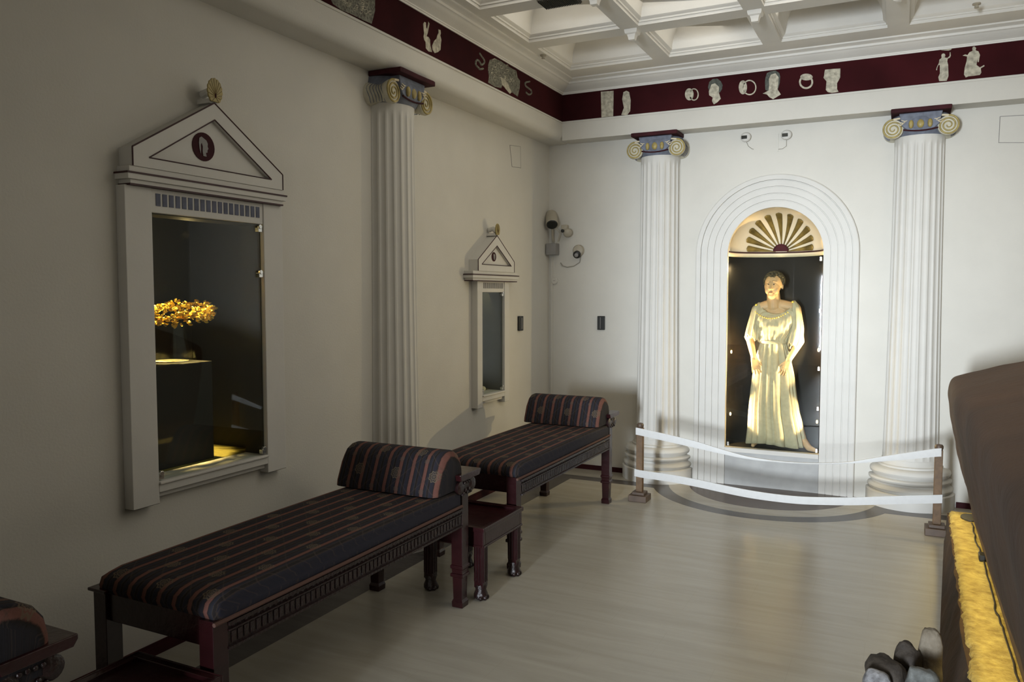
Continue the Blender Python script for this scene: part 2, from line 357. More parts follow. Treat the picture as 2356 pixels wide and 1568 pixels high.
flatfig('painted_bust',c9([(2000,215),(2010,170),(2110,160),(2208,155),(2205,270),(2165,345),(2165,420),(2185,455),(2100,470),(2045,460),(2020,430),(2028,320),(1990,275),(2000,240)]),'y',YB,FG,fr2)
flatfig('painted_standing_figure',c3([(605,440),(615,410),(650,393),(685,410),(690,450),(672,480),(730,490),(780,450),(783,370),(800,370),(806,440),(790,480),(740,510),(732,560),(750,640),(757,870),(720,975),(560,982),(540,900),(575,820),(572,640),(545,640),(520,700),(515,752),(493,745),(508,690),(556,590),(562,530),(612,490)]),'y',YB,FG,fr2)
flatfig('painted_held_wreath',c3([(600,315),(640,300),(700,300),(760,280),(830,285),(810,320),(760,335),(690,335),(610,330)]),'y',YB,FG,fr2)
flatfig('painted_seated_figure',c3([(1258,300),(1275,255),(1310,248),(1342,280),(1330,330),(1390,350),(1425,430),(1410,500),(1398,580),(1375,580),(1370,500),(1350,640),(1420,690),(1510,640),(1520,665),(1440,712),(1452,800),(1420,850),(1280,870),(1180,880),(1120,905),(1085,840),(1100,700),(1140,560),(1150,460),(1055,442),(1110,415),(1160,430),(1200,370),(1250,350),(1268,330)]),'y',YB,FG,fr2)
flatfig('painted_dancer',c5([(1830,430),(1855,395),(1880,410),(1885,500),(1900,520),(1912,470),(1925,390),(1945,430),(1928,520),(1912,600),(1892,655),(1930,670),(1955,720),(1962,820),(1990,940),(1930,930),(1880,870),(1875,760),(1850,720),(1838,660),(1848,600),(1838,520)]),'x',XL,FG,fr1)
flatfig('painted_dancer',c5([(2105,530),(2145,545),(2150,600),(2140,640),(2160,720),(2150,800),(2145,900),(2100,940),(2040,960),(2000,900),(1995,820),(2030,740),(2070,700),(2085,650),(2110,590)]),'x',XL,FG,fr1)
flatfig('painted_creature',c5([(170,10),(260,-90),(500,-260),(860,-260),(960,-80),(960,200),(900,430),(760,370),(560,270),(350,180),(200,70)]),'x',XL,FD,fr1)
flatfig('painted_mask',c4([(480,560),(520,420),(650,380),(800,450),(900,520),(1050,620),(1200,700),(1240,880),(1300,960),(1290,1150),(1240,1370),(1100,1260),(1040,1290),(940,1180),(850,1060),(820,1150),(640,1110),(480,1010),(500,850),(480,700)]),'x',XL,FD,fr1)
flatfig('painted_horn',c4([(800,880),(900,900),(1000,1060),(1080,1250),(1040,1300),(950,1190),(840,1060)]),'x',XL+.002,FG,fr1)
for pts in ([(250,250),(330,360),(390,450),(360,530),(300,560),(260,470),(200,410),(155,470),(160,560),(230,620),(260,670),(350,650)],[(1550,980),(1430,1000),(1430,1080),(1500,1140),(1590,1200),(1600,1290),(1530,1330),(1450,1250)]):
    P=[at(x,y,'x',XL+.001) for x,y in c4(pts)]
    for _ in range(2):
        P=[P[0]]+[q for a,b_ in zip(P,P[1:]) for q in (a.lerp(b_,.25),a.lerp(b_,.75))]+[P[-1]]
    MB().tube(P,.008,6).build('painted_snake',FD,fr1)
for (cxx,cyy,rx,ry,par) in ((850,760,330,300,fr1),(560,60,330,120,fr1)):
    cur=MB(); f_=c4 if cxx==850 else c5
    for k in range(26):
        a=random.uniform(0,2*PI); rr=math.sqrt(random.random()); x=cxx+rx*rr*math.cos(a); y=cyy+ry*rr*math.sin(a)+ (x-cxx)*(.5 if cxx==850 else .45); R_=random.uniform(25,60); a0=random.uniform(0,6)
        P=[at(px,py,'x',XL+.002) for px,py in f_([(x+R_*(1-j/14)*math.cos(a0+j*.5),y+R_*(1-j/14)*math.sin(a0+j*.5)) for j in range(10)])]
        if all(3.31<p.z<3.545 for p in P): cur.tube(P,.0022,5)
    cur.build('painted_curls',FG,fr1)
# ------------------------------------------------------------------ ionic columns (half engaged), local front = -y
def make_column():
    t=empty('ionic_column')
    A0,A1=PI,2*PI
    mb=MB(); base=[(.0,0),(.325,0),(.325,.112),(.315,.118),(.296,.12),(.308,.130),(.314,.147),(.308,.163),(.296,.172),(.284,.178),(.286,.192),(.296,.196),(.304,.206),(.306,.217),(.300,.227),(.288,.231),(.272,.234),(.276,.242),(.292,.256),(.298,.275),(.292,.293),(.276,.306),(.250,.311),(.238,.313),(.238,.327),(.228,.333),(.0,.333)]
    mb.lathe(base,(0,0,0),40,A0,A1); mb.build('base',M['white'],t,smooth=35)
    # fluted shaft
    mb=MB(); NF=11; per=10; R=[]
    def ring(r,z,depth):
        out=[]
        for i in range(NF*per+1):
            a=PI+PI*i/(NF*per); ph=(i%per)/per
            d=0 if (ph<.12 or ph>.88) else depth*math.sqrt(max(0,1-((ph-.5)/.38)**2))
            out.append(((r-d)*math.cos(a),(r-d)*math.sin(a),z))
        return out
    def r_at(z): u=(z-.333)/2.6; return .207-.027*u-.004*math.sin(PI*u)
    R.append(ring(.224,.333,0)); R.append(ring(.214,.350,0)); R.append(ring(.209,.372,0))
    for k in range(5): R.append(ring(r_at(.375+.018*k),.375+.02*k,.010*math.sin(PI/2*k/4)))
    for k in range(1,13): z=.455+(2.80-.455)*k/12; R.append(ring(r_at(z),z,.010))
    for k in range(5): R.append(ring(r_at(2.82+.018*k),2.82+.018*k,.010*math.cos(PI/2*k/4)))
    R.append(ring(.183,2.96,0))
    mb.loft(R,cap=False,closed=False); mb.build('shaft',M['white'],t,smooth=28)
    cp=MB(); cp.lathe([(.0,2.93),(.185,2.93),(.20,2.95),(.215,2.985),(.218,3.03),(.205,3.068),(.200,3.093),(0,3.094)],(0,0,0),24,A0,A1)
    cap=cp.build('capital',M['blue'],t,smooth=40); cap['label']='blue grey painted capital'
    # cushion front between the volutes
    MB().prism([(-.15,-.205,3.094),(.15,-.205,3.094),(.13,-.205,3.0),(.09,-.205,2.965),(0,-.205,2.955),(-.09,-.205,2.965),(-.13,-.205,3.0)],(0,.12,0)).build('cushion',M['blue'],cap,bevel=.006)
    MB().tube([(x,-.208,2.953+abs(x)*.10*abs(x)/.1) for x in [-.12,-.08,-.04,0,.04,.08,.12]],.006,8).build('necking_line',M['maroon'],cap)
    for x,rx in ((-.065,.018),(0,.026),(.065,.018)):
        MB().ell((x,-.212,3.005),(rx,.016,.033),14,10).build('egg',M['gold'],cap,smooth=True)
    for s in (-1,1):
        for k in range(3):
            a=[(s*(.092+.014*k),-.212,3.035-.012*k),(s*(.11+.014*k),-.214,3.03-.014*k),(s*(.135+.01*k),-.212,3.042-.014*k)]
            MB().tube(a,[.002,.005,.002],6).build('leaf',M['cream'],cap)
    for s in (-1,1):
        vx,vz=s*.19,2.982
        mb=MB()
        # bolster: rolled cylinder going back to the wall, pinched in the middle
        mb.lathe([(.0,-.185),(.072,-.185),(.076,-.17),(.070,-.15),(.058,-.12),(.052,-.09),(.056,-.06),(.068,-.03),(.074,-.001),(.0,-.001)],(vx,0,vz),28,ax='y')
        v=mb.build('volute',M['volute'],cap,smooth=35); v['label']='cream scroll with gold spiral'
        pts=[];rr=[]
        n=70
        for k in range(n+1):
            u=k/n; a=PI/2-s*0+ (-s)*(-u*2*PI*2.75); r=.074*(1-u)**.9+.008*u
            a=PI/2 - s*(-1)*0 + s*u*2*PI*2.75*-1
            pts.append((vx+r*math.cos(a+ (0)),-.188,vz+r*math.sin(a))); rr.append(.0075*(1-u)+.004*u)
        MB().tube(pts,rr,8).build('spiral',M['gold'],cap,smooth=60)
        MB().tube([(vx-s*.0,-.186,vz+.074),(vx-s*.03,-.188,vz+.078),(vx-s*.07,-.19,vz+.08)],.008,8).build('scroll_tail',M['cream'],cap)
        mb=MB()
        for k in range(6):
            y=-.14+.022*k; r=.0605+.012*abs(y+.09)/.09
            mb.tube([(vx+r*math.cos(q),y+.01*math.sin(q*3),vz+r*math.sin(q)) for q in [(-1.2+2.4*j/8) if s>0 else (PI-1.2+2.4*j/8) for j in range(9)]],.0025,5)
        mb.build('feather_pattern',M['blue'],cap)
    ab=MB(); ab.prism([(-.208,-.250,3.094),(-.18,-.255,3.094),(0,-.250,3.094),(.18,-.255,3.094),(.208,-.250,3.094),(.208,-.001,3.094),(-.208,-.001,3.094)],(0,0,.032)); a=ab.build('abacus',M['maroon'],t,bevel=.005); a['label']='dark maroon top slab'
    return t
c1=make_column(); c1.location=(1.11,0,0); tag(c1,'white fluted half column with scroll capital, left of the arch','column','fluted half columns with scroll capitals')
c2=copy_tree(c1); c2.location=(3.205,0,0); c2['label']='white fluted half column with scroll capital, right of the arch'
c3_=copy_tree(c1); c3_.location=(0,-2.70,0); c3_.rotation_euler=(0,0,PI/2); c3_['label']='dim fluted half column on the left wall between the two display cases'
# ------------------------------------------------------------------ arched niche
t=empty('arched_niche',(NX,0,0),label='round-headed white niche with gold shell, lit figure and glass front',cat='display niche')
def sweep_arch(prof,z0,n=32):
    rings=[]
    def ring(cx,cz,dx,dz): return [(cx+dx*r,-d,cz+dz*r) for r,d in prof]
    rings.append(ring(0,z0,-1,0)); rings.append(ring(0,NZ,-1,0))
    for i in range(1,n): a=PI-PI*i/n; rings.append(ring(0,NZ,math.cos(a),math.sin(a)))
    rings.append(ring(0,NZ,1,0)); rings.append(ring(0,z0,1,0))
    return rings
prof=[(.395,0),(.395,.018),(.448,.018),(.450,.012),(.456,.012),(.458,.022),(.505,.022),(.507,.016),(.513,.016),(.515,.026),(.562,.026),(.564,.020),(.570,.020),(.572,.030),(.618,.030),(.620,.022),(.626,.022),(.628,.040),(.664,.040),(.672,.034),(.672,0)]
MB().loft(sweep_arch(prof,0)).build('surround',M['white'],t,smooth=20)
n=24
sh=MB(); rings=[[(NR*math.cos(a),.031+NR*math.sin(a)*.98,z) for a in [PI*i/n for i in range(n+1)]] for z in (.33,.8,1.4,2.03)]
sh.loft(rings,cap=False,closed=False)
o=sh.build('niche_back',M['nichedk'],t,smooth=True); o['label']='dark grey curved back wall'; m=o.modifiers.new('s','SOLIDIFY'); m.thickness=.02; m.offset=1
dm=MB(); rings=[[(NR*math.cos(a),.031+NR*math.sin(a)*.98,z) for a in [PI*i/n for i in range(n+1)]] for z in (2.03,NZ+.02)]
for k in range(1,13):
    e=PI/2*k/12; rings.append([(NR*math.cos(e)*math.cos(a),.031+NR*.98*math.cos(e)*math.sin(a),NZ+.02+(NR-.02)*math.sin(e)) for a in [PI*i/n for i in range(n+1)]])
dm.loft(rings,cap=False,closed=False); o=dm.build('half_dome',M['cream'],t,smooth=True); o['label']='cream half dome'; m=o.modifiers.new('s','SOLIDIFY'); m.thickness=.02; m.offset=1
MB().tube([((NR-.004)*math.cos(a),.031+(NR-.006)*.98*math.sin(a),NZ+.025) for a in [PI*i/40 for i in range(41)]],.007,8).build('maroon_line',M['redline'],t)
# shell petals lie on the half dome, spreading from a hub at its back
def dome(phi,al,r=NR-.012):
    x=math.sin(al)*math.cos(phi); z=math.sin(al)*math.sin(phi); y=math.cos(al)
    return Vector((r*x,.031+r*.98*y,NZ+.03+(r-.02)*z))
for k in range(11):
    phi=math.radians(7+166*k/10); amax=math.radians(47+20*math.sin(phi)**1.2); rg=[]
    N=30
    for i in range(N+1):
        u=i/N; al=.13+(amax-.13)*u; w=.004+.027*u**1.15
        if u>.90: w*=math.sqrt(max(.004,1-((u-.90)/.1)**2))
        c=dome(phi,al); tgt=(dome(phi,al+.01)-c).normalized(); nrm=(Vector((0,.03,NZ+.03))-c).normalized(); sd=tgt.cross(nrm).normalized()
        rg.append([c+sd*w*math.cos(q)+nrm*(.010*(.3+u))*max(0,math.sin(q)) for q in [2*PI*j/12 for j in range(12)]])
    MB().loft(rg).build('shell_petal',M['olive'],t,smooth=60)
MB().lathe([(.066,0),(.066,.014),(.055,.02),(.0,.02)],(0,.36,NZ+.035),24,0,PI,ax='y').build('shell_hub',M['maroon'],t)
gp=MB(); gp.add([(-.388,-.006,.338),(.388,-.006,.338),(.388,-.006,2.03),(-.388,-.006,2.03)],[(0,1,2,3)]); gp.add([(-.388,0,.338),(.388,0,.338),(.388,0,2.03),(-.388,0,2.03)],[(0,1,2,3)]); gp.build('glass_pane',M['pane'],t,fix=False)
MB().box(-.393,.393,-.03,.04,.296,.335).build('sill',M['white'],t,bevel=.003)
MB().box(-.393,.393,-.012,.02,0,.296).build('base_slab',M['slab'],t)['label']='grey marble slab under the glass'
fl=MB().prism([(NR*math.cos(a),.031+NR*math.sin(a),.322) for a in [PI*i/n for i in range(n+1)]],(0,0,.012)); fl.build('niche_floor',M['nichefloor'],t)['label']='dull brown floor inside the niche'
for x,z in ((-.365,.36),(.375,.36),(.378,.72),(.378,1.06),(.38,1.55),(.375,1.985)):
    mb=MB(); mb.box(x-.010,x+.010,-.02,-.006,z-.012,z+.012); mb.lathe([(.010,-.022),(.010,-.012)],(x,0,z+.016),14,ax='y'); mb.build('glass_clip',M['chrome'],t,bevel=.003)
for s,z in ((1,1.22),(-1,1.18),(-1,.62),(1,.60)):
    MB().ell((s*.366,.075,z),(.008,.008,.016),10,8).build('lamp',M['lamp'],t)
# ------------------------------------------------------------------ figure in the niche
YF=.15
def FX(px): return at(px,784,'y',YF).x
def FZ(py): return at(1780,py,'y',YF).z
fig=empty('draped_mannequin',(0,0,0),label='life-size figure in a pleated cream robe standing behind the niche glass',cat='mannequin')
b=MB(); hx=2.090
b.ell((hx+.004,.172,1.795),(.077,.094,.088),20,14)          # cranium
b.ell((hx-.003,.128,1.748),(.064,.066,.078),20,14)          # face
b.ell((hx-.004,.100,1.688),(.036,.040,.034),14,10)          # chin
b.ell((hx-.036,.098,1.728),(.026,.028,.034),12,8); b.ell((hx+.030,.098,1.728),(.026,.028,.034),12,8)
b.cap((hx-.006,.074,1.782),(hx-.008,.050,1.742),.009,.014)  # nose
b.ell((hx-.020,.062,1.741),(.008,.010,.007),8,6); b.ell((hx+.005,.062,1.741),(.008,.010,.007),8,6)
b.cap((hx-.045,.087,1.802),(hx-.018,.070,1.806),.006,.006); b.cap((hx+.004,.070,1.806),(hx+.036,.087,1.802),.006,.006)  # brow
b.ell((hx-.029,.080,1.781),(.014,.010,.008),10,8); b.ell((hx+.018,.080,1.781),(.014,.010,.008),10,8)  # eyelids
b.ell((hx-.008,.060,1.712),(.020,.012,.006),10,8); b.ell((hx-.008,.062,1.703),(.016,.012,.006),10,8)
b.ell((hx+.078,.160,1.762),(.009,.016,.026),10,8); b.ell((hx-.072,.172,1.762),(.006,.014,.022),10,8)
b.cap((hx,.165,1.70),(2.096,.185,1.585),.056,.062)
b.cap((2.03,.19,1.590),(1.960,.175,1.566),.050,.044); b.cap((2.16,.19,1.598),(2.272,.175,1.578),.050,.044)
b.ell((2.11,.19,1.45),(.145,.072,.17),20,12); b.ell((2.095,.19,1.28),(.085,.052,.16)); b.ell((2.09,.195,1.10),(.10,.055,.15))
b.cap((2.04,.195,1.05),(1.985,.17,.42),.050,.033); b.cap((2.14,.195,1.05),(2.36,.15,.44),.050,.034)
# feet
b.cap((1.985,.16,.40),(1.955,.07,.353),.030,.018); b.cap((2.375,.14,.41),(2.42,.10,.365),.033,.028); b.cap((2.42,.10,.365),(2.492,.045,.351),.028,.014)
def finger(p,d,l,r,bend):
    p=Vector(p); d=Vector(d).normalized(); 
    for k,f in enumerate((.45,.32,.25)):
        q=p+d*l*f; b.cap(p,q,r*(1-.10*k),r*(1-.10*(k+1)),8); p=q; d=(d+Vector(bend)).normalized()
def arm(sh,el,wr,hd,side):
    b.cap(sh,el,.047,.036); b.cap(el,wr,.037,.023)
    wr=Vector(wr); hd=Vector(hd); ax=(hd-wr).normalized(); out=Vector((side,0,0)); lat=(out-ax*out.dot(ax)).normalized()
    lat=(lat+Vector((0,-.5,0))).normalized(); pn=ax.cross(lat)
    k=wr+ax*.075
    for j in range(4):
        o=(j-1.5)*.0165; b.cap(wr+lat*o*.6,k+lat*o,.014,.0115,10)
    L=(.066,.074,.070,.055)
    for j in range(4):
        o=(j-1.5)*.0185; finger(k+lat*o,ax+lat*(j-1.5)*.10,L[j],.0085,(-side*.05,-.10 if j>1 else -.16,0))
    finger(wr+ax*.025-lat*.022,ax*.7-lat*.55+Vector((0,-.35,0)),.062,.0095,(0,.05,-.1))
arm((1.952,.172,1.555),(1.900,.165,1.285),(1.948,.075,1.135),(1.975,.055,1.02),-1)
arm((2.278,.172,1.565),(2.322,.165,1.285),(2.245,.070,1.125),(2.205,.045,1.02),1)
body=b.build('body',M['skin'],fig,smooth=180)
m=body.modifiers.new('r','REMESH'); m.mode='VOXEL'; m.voxel_size=.0042; m.use_smooth_shade=True
m=body.modifiers.new('sm','SMOOTH'); m.factor=.5; m.iterations=3
# eyes, lips
for dx in(-.029,.018): MB().ell((hx+dx,.0695,1.780),(.0075,.004,.0045),10,8).build('iris',M['eyem'],fig,smooth=True)
MB().ell((hx-.008,.0495,1.7075),(.019,.004,.0055),12,8).build('lips',M['lip'],fig,smooth=True)
# hair cap with curls
hb=MB(); hb.ell((hx+.006,.192,1.808),(.086,.098,.088),24,16)
for k in range(300):
    a=random.uniform(0,2*PI); e=random.uniform(-.25,1.0); e=math.asin(max(-.3,min(1,e)))
    p=Vector((math.cos(a)*math.cos(e),math.sin(a)*math.cos(e),math.sin(e)))
    if p.y<-.35 and p.z<.46: continue
    q=Vector((hx+.006+p.x*.084,.184+p.y*.102,1.806+p.z*.086)); hb.ell(q,(.011,.011,.011),8,6)
hb.build('hair',M['hair'],fig,smooth=True)
# robe skirt
def lerp(tab,z):
    for (z0,a0,b0),(z1,a1,b1) in zip(tab,tab[1:]):
        if z0>=z>=z1:
            u=(z0-z)/(z0-z1+1e-9); return a0+(a1-a0)*u,b0+(b1-b0)*u
    return tab[-1][1:] if z<tab[-1][0] else tab[0][1:]
tab=[(1.29,1750,1807),(1.25,1747,1810),(1.15,1740,1818),(1.0,1733,1828),(.83,1728,1835),(.65,1724,1843),(.5,1722,1855),(.40,1719,1862),(.365,1718,1864)]
NS=220; rings=[]
folds=[(random.uniform(0,2*PI),random.uniform(.10,.2),random.uniform(.5,1)) for _ in range(9)]
def skirt(z,inner=0):
    l,r=lerp(tab,z); x0,x1=FX(l),FX(r); cx=(x0+x1)/2; w=(x1-x0)/2; u=(1.29-z)/.92; d=.075+.075*u**.8; cy=.185-.03*u
    amp=.016+.026*min(1,u*1.6); out=[]
    for i in range(NS):
        a=2*PI*i/NS; k=17
        ph=a*k+1.2*math.sin(a*3+z*.5)+.7*math.sin(a*5+2)
        f=(abs(math.sin(ph/2)))**.8
        f2=math.cos(a*9+.6*math.sin(a*4)+z*.8)*.5
        rr=1-amp/w*(1.35*(1-f))+amp/w*.5*f2
        ca,sa=math.cos(a),math.sin(a)
        e=.88; x=cx+w*rr*math.copysign(abs(ca)**e,ca); y=cy+d*rr*math.copysign(abs(sa)**e,sa)
        out.append((x,y,z+.012*u*math.sin(3*a+1)))
    return out
for k in range(27): rings.append(skirt(1.29-.92*k/26))
MB().loft(rings,cap=False).build('robe_skirt',M['dress'],fig,smooth=180).modifiers.new('s','SOLIDIFY').thickness=.004
# bodice with cowl folds
tb=[(1.60,1748,1822),(1.575,1736,1832),(1.53,1732,1834),(1.45,1733,1831),(1.36,1738,1822),(1.30,1743,1812),(1.27,1745,1811),(1.262,1750,1806)]
rings=[]
for k in range(34):
    z=1.60-(1.60-1.262)*k/33; l,r=lerp(tb,z); x0,x1=FX(l),FX(r); cx=(x0+x1)/2;w=(x1-x0)/2; u=k/33
    d=.075+.04*math.sin(PI*min(1,u*1.1)) ; out=[]
    for i in range(NS):
        a=2*PI*i/NS; ca,sa=math.cos(a),math.sin(a); front=max(0,-sa)
        zz=z-(1-u)**2*.075*front**2
        cowl=.010*math.sin((zz*1.0+ .22*(1-ca*ca)*-1)*75)*(1-u)**.5*front
        pl=.006*math.cos(a*15+2*math.sin(a*4))*u+.004*math.cos(a*31)*u
        rr=1+(cowl+pl)/w
        out.append((cx+w*rr*math.copysign(abs(ca)**.85,ca),.182+d*rr*math.copysign(abs(sa)**.85,sa),zz))
    rings.append(out)
MB().loft(rings,cap=False).build('robe_bodice',M['dress'],fig,smooth=180).modifiers.new('s','SOLIDIFY').thickness=.004
def sleeve(rows,nm):
    rings=[]
    for k in range(19):
        u=k/18; z=rows[0][0]+(rows[-1][0]-rows[0][0])*u; l,r=lerp(rows,z); x0,x1=FX(l),FX(r); cx=(x0+x1)/2; w=((x1-x0)/2+.002)*min(1,.35+u*5); out=[]
        for i in range(120):
            a=2*PI*i/120; f=1+.10*u*math.cos(a*9+math.sin(3*a))+.05*u*math.cos(a*17)
            out.append((cx+w*f*math.cos(a),.172+(.052+.035*u)*min(1,.35+u*5)*f*math.sin(a),z-.02*u*math.cos(2*a+1)+.012*u*math.cos(a*9)))
        rings.append(out)
    MB().loft(rings,cap=False).build(nm,M['dress'],fig,smooth=180).modifiers.new('s','SOLIDIFY').thickness=.003
sleeve([(1.622,1738,1752),(1.575,1729,1752),(1.50,1724,1752),(1.40,1718,1750),(1.335,1715,1749),(1.30,1714,1748)],'sleeve')
sleeve([(1.640,1816,1832),(1.59,1818,1839),(1.50,1820,1843),(1.40,1818,1847),(1.335,1816,1846),(1.24,1812,1838)],'sleeve')
MB().lathe([(.116,1.258),(.122,1.262),(.123,1.280),(.118,1.285),(.110,1.285),(.110,1.258)],(FX(1778),.186,0),48,sy=.74).build('belt',M['dress'],fig,smooth=True)
mb=MB()
for i in range(17):
    u=-1+2*i/16; mb.ell((2.085+u*.135,.055+.05*abs(u)**1.6,1.483+.055*u*u),(.0055,.005,.0055),8,6)
mb.build('necklace',M['goldmetal'],fig,smooth=True)['label']='string of gold beads'
for px,py in((1741,701),(1824,694)): MB().ell((FX(px)-.006,.128,FZ(py)),(.012,.010,.010),10,8).build('shoulder_brooch',M['goldmetal'],fig,smooth=True)
# ------------------------------------------------------------------ wall display cases
def wall_case(yc,hw,z0,z1,pw,po,cz,lz,rake,apexz,med,name_lab,back,lining,depth,ys):
    t=empty('display_case',(0,yc,0),label=name_lab,cat='wall display case',group='pedimented display cases')
    fx=.058; px=.088
    fr=MB(); 
    for s in(-1,1):
        a,b_=sorted((s*hw,s*(hw+po))); fr.box(0,fx,a,b_,z0-.10,lz-.002); pass
        fr.prism([(0,a,z0-.10),(0,b_,z0-.10),(fx,b_,z0-.10),(fx,a,z0-.10)],(0,0,-.0))
    fr.box(0,fx-.006,-hw,hw,z1,lz-.002)
    fr.build('frame',M['white'],t,bevel=.003)
    s=MB(); s.box(0,fx+.01,-hw,hw,z0-.012,z0); s.box(0,fx,-hw,hw,z0-.05,z0-.012); s.box(0,fx-.022,-hw-.0,hw,z0-.075,z0-.05); s.build('sill',M['white'],t,bevel=.003)
    nd=18 if hw>.3 else 11; dz0,dz1=z1+.032,z1+.032+(lz-z1)*.5
    for i in range(nd):
        y=-hw+.02+(2*hw-.04)*(i+.5)/nd; w=(2*hw-.04)/nd*.33
        MB().box(fx-.007,fx-.003,y-w,y+w,dz0,dz1).build('dentil_tile',M['bluedk'] if hw>.3 else M['greybox'],t)
    c=MB(); hc=pw
    c.box(0,px-.012,-hc+.02,hc-.02,lz,lz+.022); c.box(0,px,-hc,hc,lz+.022,cz+.004); c.box(0,px-.006,-hc+.012,hc-.012,cz+.004,cz+.03)
    c.build('cornice',M['white'],t,bevel=.002)
    l=MB(); l.box(0,px-.008,-hc+.016,hc-.016,lz-.004,lz+.004); l.box(0,px+.004,-hc-.004,hc+.004,cz-.004,cz+.004); l.build('maroon_line',M['redline'],t)
    # pediment: gable with sunken triangle
    w=rake[0]; ze=rake[1]; zb=cz+.03; out=[(-w,zb),(-w,ze),(0,apexz),(w,ze),(w,zb)]
    k=.80; tri=[(-med[2],med[3]),(0,med[4]),(med[2],med[3])]
    base=MB(); base.prism([(0,y,z) for y,z in out],(px-.022,0,0))
    # front border with the triangular opening
    O=[(px-.022,y,z) for y,z in out]; I=[(px-.022,y,z) for y,z in tri]
    v=O+I+[(p[0]+.022,p[1],p[2]) for p in O+I]
    f=[(8,9,14-0,13)]
    fb=MB()
    quads=[(0,1,5),(1,2,6,5),(2,3,7,6),(3,4,7),(4,0,5,7)]
    for q in quads:
        P=[v[i] for i in q]; fb.prism(P,(.022,0,0))
    base.build('pediment_back',M['white'],t); fb.build('pediment',M['white'],t)
    ln=MB()
    def line(p,q,x,wd=.004):
        ln.tube([(x,p[0],p[1]),(x,q[0],q[1])],wd,6)
    for p,q in zip(out,out[1:]): line(p,q,px,.0036)
    for p,q in zip(tri,tri[1:]+tri[:1]): line(p,q,px+.0005,.0032)
    ln.build('maroon_outline',M['redline'],t)
    md=MB(); md.lathe([(0,0),(med[1],0),(med[1],.006),(0,.008)],(px-.024,med[5],med[0]),28,ax='x'); mo=md.build('medallion',M['maroon'],t); mo['label']='dark round medallion with a pale profile'
    r=med[1]; prof=[(-.12,-.78),(.25,-.78),(.17,-.48),(.36,-.44),(.37,-.25),(.50,-.10),(.40,.06),(.43,.30),(.28,.55),(-.02,.68),(-.30,.80),(-.56,.66),(-.62,.25),(-.56,-.25),(-.44,-.62),(-.40,-.30),(-.42,.10),(-.30,.30),(-.18,.02),(-.20,-.40)]
    MB().prism([(px-.016,med[5]+a*r*.75,med[0]+b_*r*.85) for a,b_ in prof],(.002,0,0)).build('profile_relief',M['greybox'],mo)
    # acroterion: small gold palmette fan on a scroll block
    h=.105 if hw>.3 else .085; az=apexz+.012
    a=MB(); a.box(.0,px-.006,-.025,.025,apexz-.002,az+.008); a.tube([(.01,0,az+.035),(.05,0,az+.045),(px-.01,0,az+.02)],.02,10); a.build('acroterion_block',M['white'],t)
    fa=MB(); zc=az+h*.42; nl=13; sc=[]
    for i in range(nl*8):
        u=i/(nl*8); q=math.radians(-62+304*u); lob=1+.07*abs(math.sin(PI*nl*u)); sc.append((px,h*.42*lob*math.cos(q),zc+h*.56*lob*math.sin(q)))
    fa.prism(sc,(.009,0,0)); fo=fa.build('palmette',M['gold'],t,bevel=.002); fo['label']='gold fan shaped finial'
    gl=MB()
    for i in range(nl+1):
        q=math.radians(-62+304*i/nl); gl.tube([(px+.0095,h*.06*math.cos(q),zc-h*.2+h*.1*math.sin(q)),(px+.0095,h*.40*math.cos(q),zc+h*.54*math.sin(q))],.0012,5)
    gl.build('groove_lines',M['olive'],fo)
    MB().ell((px+.008,0,az+.022),(.005,.005,.013),8,6).build('palmette_eye',M['maroon'],t)
    # interior box behind the wall
    y0,y1=ys; zz0,zz1=z0-.006,z1+.10; X=-depth; bx=MB(); T=.015
    bx.box(X-T,X,y0-T,y1+T,zz0-T,zz1+T); bx.box(X,-.101,y0-T,y0,zz0-T,zz1+T); bx.box(X,-.101,y1,y1+T,zz0-T,zz1+T); bx.box(X,-.101,y0,y1,zz1,zz1+T)
    for sgn in(-1,1):
        a_,b_=sorted((sgn*hw,sgn*(hw-.004))); bx.box(-.10,.030,a_,b_,z0,z1)
    bx.box(-.10,.030,-hw,hw,z1-.004,z1)
    bx.build('interior_box',M[lining],t)
    MB().box(X,-.101,y0,y1,zz0-T,zz0).box(-.1,.0,-hw+.001,hw-.001,zz0-T,zz0).build('display_floor',M['olivecloth'],t)['label']='olive yellow cloth floor'
    g_=MB()
    for X_ in(.034,.040): g_.add([(X_,-hw+.002,z0+.002),(X_,hw-.002,z0+.002),(X_,hw-.002,z1-.002),(X_,-hw+.002,z1-.002)],[(0,1,2,3)])
    g_.build('glass_pane',M['pane'],t,fix=False)
    for s,z in (((-1,z0+.02),(1,z0+.02),(1,z1-.03),(1,z1-.27)) if hw>.3 else ((-1,z0+.02),(1,z0+.02),(1,z1-.02))):
        y=s*(hw-.02); mb=MB(); mb.box(.028,.052,y-.014,y+.014,z-.012,z+.012); mb.lathe([(.012,.042),(.012,.056)],(0,y,z+.016),12,ax='x'); mb.build('glass_clip',M['chrome'],t,bevel=.002)
    return t
wc1=wall_case(-4.27,.35,.83,2.068,.493,.14,2.230,2.180,(.467,2.342),2.626,(2.408,.068,.382,2.306,2.545,-.055),'large pedimented wall case on the left wall holding the gold wreath',None,'caseblk',.62,(-.55,.46))
wc2=wall_case(-1.275,.20,.868,1.711,.412,.085,1.852,1.803,(.325,1.972),2.180,(2.004,.038,.265,1.935,2.095,-.02),'small narrow pedimented wall case with pale fragments, beside the far corner',None,'casegrey',.36,(-.30,.30))
